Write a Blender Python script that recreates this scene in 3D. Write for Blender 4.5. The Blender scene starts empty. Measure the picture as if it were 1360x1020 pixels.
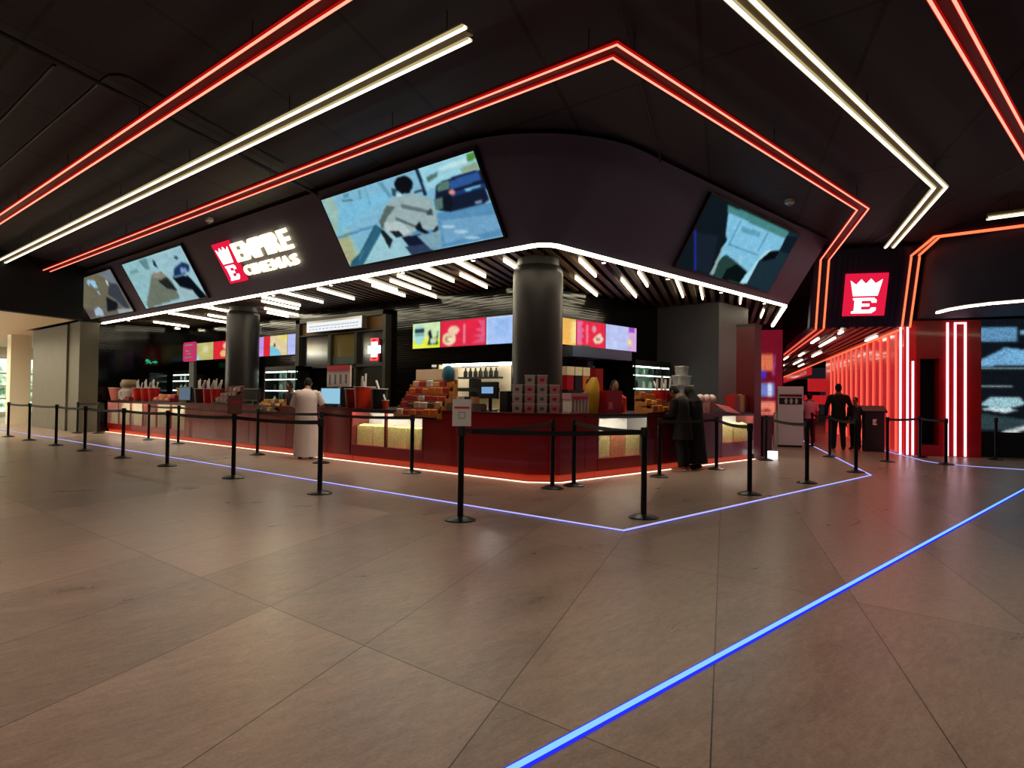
import bpy, bmesh, math, random
import numpy as np
from mathutils import Vector, Matrix
random.seed(7)
R = math.radians
SC = bpy.context.scene
COL = SC.collection
# ------------------------------------------------------------------ directions
TH = R(26.253)
CX, CY = math.cos(TH), math.sin(TH)          # the corridor axis, 26 degrees off the counter axis
def CP(d, p, z=0.0):
    """point given along the corridor axis (d), to its left (p) and up (z)"""
    return (d*CX - p*CY, d*CY + p*CX, z)
# ------------------------------------------------------------------ colour / materials
def lin(c):
    return tuple(((v/255.0)/12.92 if v/255.0 <= 0.04045 else ((v/255.0+0.055)/1.055)**2.4) for v in c)
MATS = {}
def mat(name, c, rough=0.5, metal=0.0, coat=0.0, noise=0.0, scale=6.0, bump=0.0, alpha=1.0, trans=0.0, ior=1.45, spec=0.5):
    m = bpy.data.materials.new(name); m.use_nodes = True
    nt = m.node_tree; b = nt.nodes['Principled BSDF']
    l = lin(c)
    b.inputs['Base Color'].default_value = (*l, 1)
    b.inputs['Roughness'].default_value = rough
    b.inputs['Metallic'].default_value = metal
    b.inputs['Coat Weight'].default_value = coat
    b.inputs['Coat Roughness'].default_value = 0.08
    b.inputs['Alpha'].default_value = alpha
    b.inputs['Transmission Weight'].default_value = trans
    b.inputs['IOR'].default_value = ior
    b.inputs['Specular IOR Level'].default_value = spec
    if noise or bump:
        tc = nt.nodes.new('ShaderNodeTexCoord'); n = nt.nodes.new('ShaderNodeTexNoise')
        n.inputs['Scale'].default_value = scale; n.inputs['Detail'].default_value = 5
        nt.links.new(tc.outputs['Object'], n.inputs['Vector'])
        if noise:
            r = nt.nodes.new('ShaderNodeValToRGB')
            r.color_ramp.elements[0].position = 0.3; r.color_ramp.elements[1].position = 0.7
            r.color_ramp.elements[0].color = (*[v*(1-noise) for v in l], 1)
            r.color_ramp.elements[1].color = (*[min(1, v*(1+noise)) for v in l], 1)
            nt.links.new(n.outputs['Fac'], r.inputs['Fac']); nt.links.new(r.outputs['Color'], b.inputs['Base Color'])
        if bump:
            bp = nt.nodes.new('ShaderNodeBump'); bp.inputs['Strength'].default_value = bump; bp.inputs['Distance'].default_value = 0.02
            nt.links.new(n.outputs['Fac'], bp.inputs['Height']); nt.links.new(bp.outputs['Normal'], b.inputs['Normal'])
    MATS[name] = m
    return m
def emit(name, c, k):
    """c is already linear"""
    m = bpy.data.materials.new(name); m.use_nodes = True
    nt = m.node_tree; nt.nodes.clear()
    o = nt.nodes.new('ShaderNodeOutputMaterial'); e = nt.nodes.new('ShaderNodeEmission')
    e.inputs['Color'].default_value = (*c, 1); e.inputs['Strength'].default_value = k
    nt.links.new(e.outputs[0], o.inputs[0]); MATS[name] = m
    return m
def screen_mat(name, k):
    m = bpy.data.materials.new(name); m.use_nodes = True
    nt = m.node_tree; nt.nodes.clear()
    o = nt.nodes.new('ShaderNodeOutputMaterial'); e = nt.nodes.new('ShaderNodeEmission'); a = nt.nodes.new('ShaderNodeAttribute')
    a.attribute_name = 'Col'; e.inputs['Strength'].default_value = k
    nt.links.new(a.outputs['Color'], e.inputs['Color']); nt.links.new(e.outputs[0], o.inputs[0]); MATS[name] = m
    return m
def tile_mat(name, base, var, joint, rough, sy, sx, x0, y0, jw, mott, mscale, rvar=0.0, spec=0.5, bump=0.2):
    """large parallelogram slabs: joints along the y axis and along the corridor axis"""
    m = bpy.data.materials.new(name); m.use_nodes = True
    nt = m.node_tree; N = nt.nodes.new; L = nt.links.new
    b = nt.nodes['Principled BSDF']; tc = N('ShaderNodeTexCoord'); sp = N('ShaderNodeSeparateXYZ')
    L(tc.outputs['Object'], sp.inputs[0])
    def mth(op, a, bb=None, c=None):
        n = N('ShaderNodeMath'); n.operation = op
        for i, v in enumerate((a, bb, c)):
            if v is None: continue
            if isinstance(v, (int, float)): n.inputs[i].default_value = v
            else: L(v, n.inputs[i])
        return n.outputs[0]
    u = mth('DIVIDE', mth('SUBTRACT', sp.outputs[0], x0), sx)
    t = mth('MULTIPLY', mth('SUBTRACT', sp.outputs[0], x0), CY/CX)
    v = mth('DIVIDE', mth('SUBTRACT', mth('SUBTRACT', sp.outputs[1], y0), t), sy)
    iu, iv = mth('FLOOR', u), mth('FLOOR', v)
    fu, fv = mth('ABSOLUTE', mth('SUBTRACT', mth('FRACT', mth('ADD', u, 0.5)), 0.5)), mth('ABSOLUTE', mth('SUBTRACT', mth('FRACT', mth('ADD', v, 0.5)), 0.5))
    ju = mth('LESS_THAN', mth('MULTIPLY', fu, sx), jw); jv = mth('LESS_THAN', mth('MULTIPLY', fv, sy), jw)
    j = mth('MAXIMUM', ju, jv)
    cb = N('ShaderNodeCombineXYZ'); L(iu, cb.inputs[0]); L(iv, cb.inputs[1])
    wn = N('ShaderNodeTexWhiteNoise'); L(cb.outputs[0], wn.inputs['Vector'])
    nz = N('ShaderNodeTexNoise'); nz.inputs['Scale'].default_value = mscale; nz.inputs['Detail'].default_value = 8; nz.inputs['Roughness'].default_value = 0.62
    mp = N('ShaderNodeMapping'); mp.inputs['Rotation'].default_value = (0, 0, -TH); mp.inputs['Scale'].default_value = (0.45, 1.3, 1)
    L(tc.outputs['Object'], mp.inputs[0]); L(mp.outputs[0], nz.inputs['Vector'])
    fn = N('ShaderNodeTexNoise'); fn.inputs['Scale'].default_value = 60; fn.inputs['Detail'].default_value = 3
    L(tc.outputs['Object'], fn.inputs['Vector'])
    rz_ = N('ShaderNodeTexNoise'); rz_.inputs['Scale'].default_value = 20; rz_.inputs['Detail'].default_value = 6; rz_.inputs['Roughness'].default_value = 0.7; rz_.inputs['Distortion'].default_value = 0.6
    L(mp.outputs[0], rz_.inputs['Vector'])
    val = mth('ADD', mth('MULTIPLY', mth('SUBTRACT', wn.outputs['Value'], 0.5), var), mth('ADD', mth('MULTIPLY', mth('SUBTRACT', nz.outputs['Fac'], 0.5), mott), mth('MULTIPLY', mth('ADD', mth('SUBTRACT', fn.outputs['Fac'], 0.5), mth('MULTIPLY', mth('SUBTRACT', rz_.outputs['Fac'], 0.5), 1.6)), mott*0.7)))
    val = mth('ADD', val, 1.0)
    vm = N('ShaderNodeVectorMath'); vm.operation = 'SCALE'; vm.inputs[0].default_value = lin(base); L(val, vm.inputs['Scale'])
    mx = N('ShaderNodeMix'); mx.data_type = 'RGBA'; L(j, mx.inputs['Factor']); L(vm.outputs[0], mx.inputs[6]); mx.inputs[7].default_value = (*lin(joint), 1)
    L(mx.outputs[2], b.inputs['Base Color'])
    L(mth('ADD', mth('MULTIPLY', mth('SUBTRACT', nz.outputs['Fac'], 0.5), rvar), rough), b.inputs['Roughness'])
    b.inputs['Specular IOR Level'].default_value = spec
    bp = N('ShaderNodeBump'); bp.inputs['Strength'].default_value = bump; bp.inputs['Distance'].default_value = 0.02
    L(mth('SUBTRACT', mth('ADD', nz.outputs['Fac'], mth('MULTIPLY', fn.outputs['Fac'], 0.15)), mth('MULTIPLY', j, 1.0)), bp.inputs['Height']); L(bp.outputs[0], b.inputs['Normal'])
    MATS[name] = m
    return m
FLOOR = tile_mat('floor_slabs', (150,125,110), 0.36, (54,42,35), 0.30, 0.98, 2.737, 2.235, 1.146, 0.0035, 0.95, 2.0, 0.16, 0.5, 0.22)
CEIL = tile_mat('ceiling_boards', (42,39,54), 0.5, (5,4,5), 0.7, 1.96, 5.4, 2.0, 1.3, 0.03, 0.3, 0.8)
FASCIA = mat('fascia_grey', (94,94,124), 0.55, noise=0.05, scale=1.5)
DARKGREY = mat('dark_grey_paint', (72,70,72), 0.5, noise=0.06, scale=2)
COLUMN = mat('column_cladding', (52,49,50), 0.38, noise=0.08, scale=1.2, metal=0.35)
BLACK = mat('black_paint', (14,13,13), 0.45)
PITCH = mat('pitch_black', (5,5,5), 0.8)
SLAT = mat('walnut_slat', (74,52,34), 0.5, noise=0.25, scale=7)
SOFFIT = mat('soffit_black', (10,9,8), 0.7)
def gloss_tiles():
    m = mat('black_gloss_tile', (9,8,6), 0.09, spec=0.3)
    nt = m.node_tree; N = nt.nodes.new; L = nt.links.new; b = nt.nodes['Principled BSDF']
    tc = N('ShaderNodeTexCoord'); w = N('ShaderNodeTexWave'); w.bands_direction = 'Z'; w.inputs['Scale'].default_value = 6; w.inputs['Distortion'].default_value = 1.2; w.inputs['Detail'].default_value = 3
    L(tc.outputs['Object'], w.inputs['Vector']); bp = N('ShaderNodeBump'); bp.inputs['Strength'].default_value = 0.05; bp.inputs['Distance'].default_value = 0.01
    L(w.outputs['Fac'], bp.inputs['Height']); L(bp.outputs[0], b.inputs['Normal'])
    return m
GLOSS = gloss_tiles()
RED = mat('counter_red', (150,9,15), 0.28, coat=0.5)
REDDARK = mat('counter_red_dark', (104,7,13), 0.3, coat=0.4)
KICKGLOW = mat('kick_red_glow', (236,70,34), 0.45)  # orange glow of the foot light painted into the red plinth
REDGLOW = mat('glowing_red_wall', (190,14,22), 0.25, coat=0.3)  # red light on corridor wall and beams put in as emission
REDGLOW.node_tree.nodes['Principled BSDF'].inputs['Emission Color'].default_value = (0.50, 0.014, 0.018, 1)
REDGLOW.node_tree.nodes['Principled BSDF'].inputs['Emission Strength'].default_value = 0.8
PORTRED = mat('portal_red', (190,12,22), 0.32, coat=0.3, noise=0.15, scale=2.5)
WHITE = mat('white_paint', (228,226,222), 0.5)
CREAM = mat('cream_paint', (226,214,186), 0.6)
GREIGE = mat('mall_greige', (92,88,74), 0.6, noise=0.06, scale=2)
STEEL = mat('brushed_steel', (170,170,172), 0.3, metal=1.0)
POLE = mat('stanchion_black', (13,13,14), 0.35, metal=0.3)
BELT = mat('belt_black', (12,11,12), 0.7)
CLEAR = mat('clear_plastic', (246,248,248), 0.08, alpha=0.24)
GLASS = mat('case_glass', (235,240,240), 0.03, alpha=0.12)
FROST = mat('frosted_tub', (222,218,212), 0.3, alpha=0.85)
PINKTUB = mat('frosted_tub_pink', (226,178,178), 0.3, alpha=0.88)
LABELRED = mat('label_red', (206,34,60), 0.5)
LABELGREY = mat('label_grey', (104,104,112), 0.5)
WOOD = mat('display_wood', (170,112,52), 0.5, noise=0.2, scale=9)
POPCORN = mat('popcorn_yellow', (246,226,140), 0.8, noise=0.22, scale=28, bump=0.6)
SKIN = mat('skin', (156,104,78), 0.55)
SKIN2 = mat('skin_brown', (120,78,56), 0.55)
HAIR = mat('hair_black', (9,8,8), 0.85)
EYE = mat('eye_dark', (20,15,12), 0.3)
LIP = mat('lip', (120,60,54), 0.5)
CLOTHB = mat('cloth_black', (13,12,14), 0.85, noise=0.2, scale=14)
THOBE = mat('cloth_white', (232,214,210), 0.8, noise=0.05, scale=5)
def C(name, c, rough=0.5, **k):
    return MATS.get(name) or mat(name, c, rough, **k)
WARM = emit('led_warm_white', (1.0, 0.88, 0.62), 9.0)
COOLW = emit('led_cool_white', (1.0, 0.92, 0.72), 4.5)
REDLED = emit('led_red', (1.75, 0.50, 0.33), 1.1)
REDHALO = emit('led_red_halo', (0.62, 0.008, 0.006), 0.6)  # red halo around the strips, painted as a dim glowing edge
WHITEHALO = emit('led_white_halo', (0.62, 0.50, 0.24), 0.8)  # yellowish halo of the white strips, painted the same way
PINKLED = emit('led_pale_pink', (1.0, 0.72, 0.86), 1.7)
CORRLED = emit('led_corridor_red', (1.35, 0.17, 0.10), 0.85)
BLUELED = emit('led_blue_core', (0.24, 0.56, 1.0), 1.15)
BLUEHALO = emit('led_blue_halo', (0.02, 0.03, 0.95), 1.0)  # blue halo beside the floor line, painted as a glowing band
LAVLED = emit('led_lavender', (0.50, 0.50, 0.95), 1.05)
LAVHALO = emit('led_lavender_halo', (0.07, 0.06, 0.5), 0.7)  # lavender halo beside the floor lines, painted as a band
SIGNWARM = emit('sign_warm', (1.0, 0.84, 0.42), 2.6)
SIGNWHITE = emit('sign_white', (1.0, 0.96, 1.0), 1.6)
SIGNRED = emit('sign_red', (0.80, 0.012, 0.055), 1.0)
CASELED = emit('case_led', (1.0, 0.94, 0.78), 48.0)
NICHELED = emit('niche_led', (1.0, 0.93, 0.80), 26.0)
COOLERLED = emit('cooler_led', (0.80, 1.0, 0.88), 6.0)
EXITG = emit('exit_green', (0.02, 0.45, 0.20), 0.9)
SCREEN = screen_mat('screen_picture', 1.0)
MENU = screen_mat('menu_picture', 1.0)
# ------------------------------------------------------------------ mesh builder
def frame_of(d):
    d = Vector(d).normalized()
    a = Vector((0, 0, 1)) if abs(d.z) < 0.9 else Vector((1, 0, 0))
    x = d.cross(a).normalized(); y = d.cross(x).normalized()
    return x, y, d
class MB:
    def __init__(s): s.v = []; s.f = []; s.m = []; s.mi = 0
    def add(s, vs, fs):
        k = len(s.v); s.v += [tuple(p) for p in vs]; s.f += [tuple(i+k for i in f) for f in fs]; s.m += [s.mi]*len(fs); return s
    def box(s, a, b):
        x0, y0, z0 = [min(p, q) for p, q in zip(a, b)]; x1, y1, z1 = [max(p, q) for p, q in zip(a, b)]
        return s.add([(x0,y0,z0),(x1,y0,z0),(x1,y1,z0),(x0,y1,z0),(x0,y0,z1),(x1,y0,z1),(x1,y1,z1),(x0,y1,z1)],
                     [(0,3,2,1),(4,5,6,7),(0,1,5,4),(1,2,6,5),(2,3,7,6),(3,0,4,7)])
    def obox(s, o, ax, ay, az):
        o, ax, ay, az = [Vector(q) for q in (o, ax, ay, az)]
        vs = [o, o+ax, o+ax+ay, o+ay, o+az, o+ax+az, o+ax+ay+az, o+ay+az]
        if ax.cross(ay).dot(az) < 0: return s.add(vs, [(0,1,2,3),(4,7,6,5),(0,4,5,1),(1,5,6,2),(2,6,7,3),(3,7,4,0)])
        return s.add(vs, [(0,3,2,1),(4,5,6,7),(0,1,5,4),(1,2,6,5),(2,3,7,6),(3,0,4,7)])
    def cbox(s, c, size, rz=0.0):
        ca, sa = math.cos(rz), math.sin(rz); hx, hy, hz = [q/2 for q in size]
        X = Vector((ca, sa, 0)); Y = Vector((-sa, ca, 0)); Z = Vector((0, 0, 1))
        return s.obox(Vector(c)-X*hx-Y*hy-Z*hz, X*2*hx, Y*2*hy, Z*2*hz)
    def prism(s, poly, z0, z1):
        n = len(poly)
        ar = sum(poly[i][0]*poly[(i+1) % n][1]-poly[(i+1) % n][0]*poly[i][1] for i in range(n))
        if ar < 0: poly = poly[::-1]
        vs = [(p[0], p[1], z0) for p in poly]+[(p[0], p[1], z1) for p in poly]
        return s.add(vs, [tuple(range(n))[::-1], tuple(range(n, 2*n))]+[(i, (i+1) % n, n+(i+1) % n, n+i) for i in range(n)])
    def taper(s, pts, rs, n=10, caps=True, sq=1.0):
        pts = [Vector(p) for p in pts]; k0 = len(s.v); vs = []; fs = []
        px = None
        for i, p in enumerate(pts):
            d = (pts[min(i+1, len(pts)-1)]-pts[max(i-1, 0)])
            x, y, d = frame_of(d)
            if px is not None:
                x = (px-d*px.dot(d)).normalized(); y = d.cross(x)
            px = x
            r = rs[i] if isinstance(rs, (list, tuple)) else rs
            for j in range(n):
                t = 2*math.pi*j/n; vs.append(p+x*(r*math.cos(t))+y*(r*sq*math.sin(t)))
        for i in range(len(pts)-1):
            for j in range(n):
                a, b = i*n+j, i*n+(j+1) % n; fs.append((a, b, b+n, a+n))
        if caps: fs += [tuple(range(n))[::-1], tuple((len(pts)-1)*n+j for j in range(n))]
        return s.add(vs, fs)
    def loft(s, rings, n=16):
        """rings of (cx, cy, z, rx, ry)"""
        vs = []; fs = []
        for cx, cy, z, rx, ry in rings:
            for j in range(n):
                t = 2*math.pi*j/n; vs.append((cx+rx*math.cos(t), cy+ry*math.sin(t), z))
        for i in range(len(rings)-1):
            for j in range(n):
                a, b = i*n+j, i*n+(j+1) % n; fs.append((a, b, b+n, a+n))
        fs += [tuple(range(n))[::-1], tuple((len(rings)-1)*n+j for j in range(n))]
        return s.add(vs, fs)
    def cyl(s, c, r, z0, z1, n=20, r1=None):
        r1 = r if r1 is None else r1
        return s.loft([(c[0], c[1], z0, r, r), (c[0], c[1], z1, r1, r1)], n)
    def sph(s, c, r, n=12, m=8):
        rx, ry, rz = r if isinstance(r, (list, tuple)) else (r, r, r)
        vs = [(c[0], c[1], c[2]-rz)]; fs = []
        for i in range(1, m):
            ph = -math.pi/2+math.pi*i/m
            for j in range(n):
                t = 2*math.pi*j/n; vs.append((c[0]+rx*math.cos(ph)*math.cos(t), c[1]+ry*math.cos(ph)*math.sin(t), c[2]+rz*math.sin(ph)))
        vs.append((c[0], c[1], c[2]+rz)); top = len(vs)-1
        for j in range(n): fs.append((0, 1+(j+1) % n, 1+j))
        for i in range(m-2):
            for j in range(n):
                a, b = 1+i*n+j, 1+i*n+(j+1) % n; fs.append((a, b, b+n, a+n))
        for j in range(n): fs.append((1+(m-2)*n+j, 1+(m-2)*n+(j+1) % n, top))
        return s.add(vs, fs)
    def plate(s, pts, nrm, th):
        """flat polygon (world points) given thickness along nrm"""
        nrm = Vector(nrm)*th; n = len(pts); P = [Vector(p) for p in pts]
        vs = P+[p+nrm for p in P]
        return s.add(vs, [tuple(range(n))[::-1], tuple(range(n, 2*n))]+[(i, (i+1) % n, n+(i+1) % n, n+i) for i in range(n)])
    def warp(s, fn, k=0):
        s.v = s.v[:k]+[tuple(fn(Vector(p))) for p in s.v[k:]]; return s
    def build(s, name, mats, parent=None, world=True, smooth=True, sharp=35):
        vs = s.v
        if parent is not None and world:
            inv = root_matrix(parent).inverted(); vs = [tuple(inv @ Vector(p)) for p in vs]
        me = bpy.data.meshes.new(name); me.from_pydata(vs, [], s.f)
        mats = mats if isinstance(mats, (list, tuple)) else [mats]
        for q in mats: me.materials.append(q)
        if len(mats) > 1: me.polygons.foreach_set('material_index', s.m)
        if smooth:
            me.polygons.foreach_set('use_smooth', [True]*len(me.polygons)); me.set_sharp_from_angle(angle=R(sharp))
        me.update()
        o = bpy.data.objects.new(name, me); COL.objects.link(o)
        if parent is not None: o.parent = parent
        return o
ROOTS = {}
def root_matrix(o):
    while o.parent is not None: o = o.parent
    return Matrix.Translation(o.location) @ o.rotation_euler.to_matrix().to_4x4()
def tag(o, label, cat, group=None, kind=None):
    o['label'] = label; o['category'] = cat
    if group: o['group'] = group
    if kind: o['kind'] = kind
    return o
def thing(name, label, cat, loc=(0, 0, 0), rz=0.0, group=None):
    o = bpy.data.objects.new(name, None); COL.objects.link(o); o.empty_display_size = 0.1
    o.location = loc; o.rotation_euler = (0, 0, rz)
    return tag(o, label, cat, group)
def struct(o, label=None, cat=None):
    o['kind'] = 'structure'
    if label: o['label'] = label
    if cat: o['category'] = cat
    return o
def dup(root, loc, rz=None, label=None, group=None):
    r = root.copy(); COL.objects.link(r); r.location = loc
    if rz is not None: r.rotation_euler = (0, 0, rz)
    if label: r['label'] = label
    if group: r['group'] = group
    for ch in list(root.children):
        c = ch.copy(); COL.objects.link(c); c.parent = r
        for g in list(ch.children):
            d = g.copy(); COL.objects.link(d); d.parent = c
    return r
def text_mesh(txt, size, depth, bold=0.0):
    cu = bpy.data.curves.new('t', 'FONT'); cu.body = txt; cu.size = size; cu.extrude = depth/2; cu.offset = bold; cu.resolution_u = 3
    ob = bpy.data.objects.new('t', cu); COL.objects.link(ob)
    dg = bpy.context.evaluated_depsgraph_get(); me = bpy.data.meshes.new_from_object(ob.evaluated_get(dg))
    vs = [v.co.copy() for v in me.vertices]; fs = [tuple(p.vertices) for p in me.polygons]
    bpy.data.objects.remove(ob); bpy.data.curves.remove(cu); bpy.data.meshes.remove(me)
    return vs, fs
def place_text(mb, txt, org, right, up, w, h, depth, bold=0.0):
    """text stretched to w by h, lying in the right/up plane from org (lower left)"""
    vs, fs = text_mesh(txt, 1.0, 0.1, bold)
    x0, x1 = min(v.x for v in vs), max(v.x for v in vs); y0, y1 = min(v.y for v in vs), max(v.y for v in vs)
    rt, u = Vector(right), Vector(up); n = rt.cross(u); o = Vector(org)
    mb.add([o+rt*((v.x-x0)/(x1-x0)*w)+u*((v.y-y0)/(y1-y0)*h)+n*(v.z/0.1*depth+depth/2) for v in vs], fs)
def paint(nx, ny, bg, shapes, noise=0.0, soft=2):
    """colours of an nx by ny grid of picture elements, from filled shapes in 0..1 coordinates"""
    u, v = np.meshgrid((np.arange(nx)+0.5)/nx, (np.arange(ny)+0.5)/ny)
    img = np.zeros((ny, nx, 3)); img[:] = bg
    for k, pts, col in shapes:
        ins = np.zeros((ny, nx), bool); n = len(pts)
        for i in range(n):
            (x0, y0), (x1, y1) = pts[i], pts[(i+1) % n]
            if y0 == y1: continue
            c = ((y0 > v) != (y1 > v)) & (u < (x1-x0)*(v-y0)/(y1-y0)+x0); ins ^= c
        img[ins] = col
    for _ in range(soft):
        p = np.pad(img, ((1, 1), (1, 1), (0, 0)), mode='edge')
        img = (p[1:-1, 1:-1]*2+p[:-2, 1:-1]+p[2:, 1:-1]+p[1:-1, :-2]+p[1:-1, 2:])/6
    if noise:
        img *= (1+0.06*np.kron(np.random.RandomState(8).uniform(-1, 1, ((ny+3)//4, (nx+5)//6)), np.ones((4, 6)))[:ny, :nx, None]*np.random.RandomState(9).uniform(0, 1, (ny, nx, 1)))
        img *= 1+np.random.RandomState(3).uniform(-noise, noise, (ny, nx, 1))
    q = np.clip(img/255.0, 0, 1); return np.where(q <= 0.04045, q/12.92, ((q+0.055)/1.055)**2.4)
def display(name, org, right, up, w, h, img, m, parent):
    ny, nx, _ = img.shape; o, rt, u = Vector(org), Vector(right), Vector(up)
    inv = root_matrix(parent).inverted() if parent is not None else Matrix.Identity(4)
    vs = []; fs = []
    for j in range(ny+1):
        for i in range(nx+1): vs.append(tuple(inv @ (o+rt*(w*i/nx)+u*(h*j/ny))))
    for j in range(ny):
        for i in range(nx):
            a = j*(nx+1)+i; fs.append((a, a+1, a+nx+2, a+nx+1))
    me = bpy.data.meshes.new(name); me.from_pydata(vs, [], fs); me.materials.append(m)
    at = me.color_attributes.new('Col', 'FLOAT_COLOR', 'CORNER')
    c = np.ones((ny*nx, 4, 4)); c[:, :, :3] = img.reshape(-1, 1, 3); at.data.foreach_set('color', c.reshape(-1))
    ob = bpy.data.objects.new(name, me); COL.objects.link(ob)
    if parent is not None: ob.parent = parent
    return ob
def circ(cx, cy, r, ry=None, n=14):
    ry = r if ry is None else ry
    return [(cx+r*math.cos(2*math.pi*i/n), cy+ry*math.sin(2*math.pi*i/n)) for i in range(n)]
def rect(x0, y0, x1, y1): return [(x0, y0), (x1, y0), (x1, y1), (x0, y1)]
ORD = ['first','second','third','fourth','fifth','sixth','seventh','eighth','ninth','tenth','eleventh','twelfth','thirteenth','fourteenth','fifteenth','sixteenth','seventeenth','eighteenth','nineteenth','twentieth']
# one LED line along a path of world points: square section
def led_path(mb, pts, w, hgt):
    P = [Vector(p) for p in pts]
    for a, b in zip(P, P[1:]):
        d = (b-a); ln = d.length; d.normalize()
        x, y, _ = frame_of(d)
        e = d*(w*0.5)
        mb.obox(a-x*(w/2)-y*(hgt/2)-e*0.0, x*w, y*hgt, d*ln)
    return mb
# ================================================================== THE SETTING
def ribbon(mb, pts, w, z0, z1):
    """mitred flat band along a 2-D path"""
    n = len(pts); Lp, Rp = [], []
    for i in range(n):
        p = Vector(pts[i][:2])
        d0 = (p-Vector(pts[i-1][:2])).normalized() if i > 0 else None
        d1 = (Vector(pts[i+1][:2])-p).normalized() if i < n-1 else None
        if d0 is None: d0 = d1
        if d1 is None: d1 = d0
        n0 = Vector((-d0.y, d0.x)); n1 = Vector((-d1.y, d1.x)); m = (n0+n1).normalized()
        k = (w/2)/max(0.3, m.dot(n0)); Lp.append(p+m*k); Rp.append(p-m*k)
    vs = []
    for a, b in zip(Lp, Rp): vs += [(a.x, a.y, z0), (b.x, b.y, z0), (b.x, b.y, z1), (a.x, a.y, z1)]
    fs = [(0, 1, 2, 3), (4*n-1, 4*n-2, 4*n-3, 4*n-4)]
    for i in range(n-1):
        a, b = 4*i, 4*i+4
        for k in range(4): fs.append((a+k, b+k, b+(k+1) % 4, a+(k+1) % 4)[::-1])
    return mb.add(vs, fs)
struct(MB().box((-14, -16, -0.2), (82, 62, 0)).build('floor', FLOOR, smooth=False))
struct(MB().box((-14, -16, 5.2), (82, 62, 5.35)).build('ceiling', CEIL, smooth=False))
# ---- canopy of the snack stand: leaning fascia, black soffit, walnut slats
def arc(c, r, n=10): return [(c[0]+r*math.cos(t), c[1]+r*math.sin(t)) for t in [math.pi+(math.pi/2)*i/n for i in range(n+1)]]
XE = 17.05
def canopy_path(xl, yr, c, r, end, l=4.85):
    return [(xl, 28.3)]+arc(c, r)+[end, (end[0]+l*CX, end[1]+l*CY)]
bot = canopy_path(8.05, 6.8, (8.35, 7.1), 0.30, (XE, 6.8))
top = canopy_path(7.20, 5.945, (9.25, 7.995), 2.05, (XE+0.2, 5.945))
boti = canopy_path(8.17, 6.92, (8.35, 7.1), 0.18, (XE-0.03, 6.92))
topi = canopy_path(7.34, 6.08, (9.25, 7.995), 1.92, (XE+0.17, 6.08))
n = len(bot); vs = []
for a, b, c, d in zip(bot, top, topi, boti): vs += [(*a, 3.65), (*b, 5.12), (*c, 5.12), (*d, 3.65)]
fs = [(0, 1, 2, 3), (4*n-1, 4*n-2, 4*n-3, 4*n-4)]
for i in range(n-1):
    for k in range(4): fs.append((4*i+k, 4*i+(k+1) % 4, 4*i+4+(k+1) % 4, 4*i+4+k)[::-1])
struct(MB().add(vs, fs).build('wall_canopy_fascia', FASCIA, sharp=25))
sof = MB()
sof.prism([(8.1, 28.2), (8.1, 7.1), (8.35, 6.88), (17.05, 6.88), (21.3, 8.98), (21.3, 9.9), (11.2, 9.9), (11.2, 28.2)], 3.80, 3.88)
struct(sof.build('ceiling_canopy', SOFFIT, smooth=False))
sl = MB()
def clip_slat(p, boxes):
    for x0, x1, y0, y1 in boxes:
        # points x = d*CX - p*CY, y = d*CY + p*CX
        lo = max((x0+p*CY)/CX, (y0-p*CX)/CY); hi = min((x1+p*CY)/CX, (y1-p*CX)/CY)
        if hi-lo > 0.15:
            a = Vector(CP(lo, p-0.05, 3.685)); sl.obox(a, Vector((CX, CY, 0))*(hi-lo), Vector((-CY, CX, 0))*0.10, (0, 0, 0.10))
p = -1.36
while p < 23.0:
    clip_slat(p, [(8.2, 11.0, 7.0, 26.25), (11.0, 21.2, 6.95, 9.66)] if p > -1.34 else [(17.0, 21.2, 6.95, 9.66)]); p += 0.205
struct(sl.build('ceiling_slats', SLAT, smooth=False))
# ---- walls behind the counters
w = MB()      # the wall with the prep niche cut into it
w.box((11.0, 9.7, 0), (11.2, 10.24, 3.8)); w.box((11.0, 12.80, 0), (11.2, 26.5, 3.8))
w.box((11.0, 10.24, 2.07), (11.2, 12.80, 3.8)); w.box((11.0, 10.24, 0), (11.2, 12.80, 1.06))
struct(w.build('wall_back', GLOSS, smooth=False))
struct(MB().box((11.2, 9.7, 0), (15.9, 9.9, 3.8)).build('wall_inner', GLOSS, smooth=False))
struct(MB().box((8.02, 26.32, 0), (11.0, 26.5, 3.8)).build('wall_end', GLOSS, smooth=False))
struct(MB().box((15.9, 8.0, 0), (17.5, 9.9, 3.8)).build('wall_pier', DARKGREY, smooth=False))
struct(MB().box((7.45, 26.28, 0), (8.02, 27.4, 3.64)).build('wall_left_pier', GREIGE, smooth=False))
struct(MB().box((7.38, 27.4, 0), (7.65, 31.5, 3.6)).build('wall_left', GREIGE, smooth=False))
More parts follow.
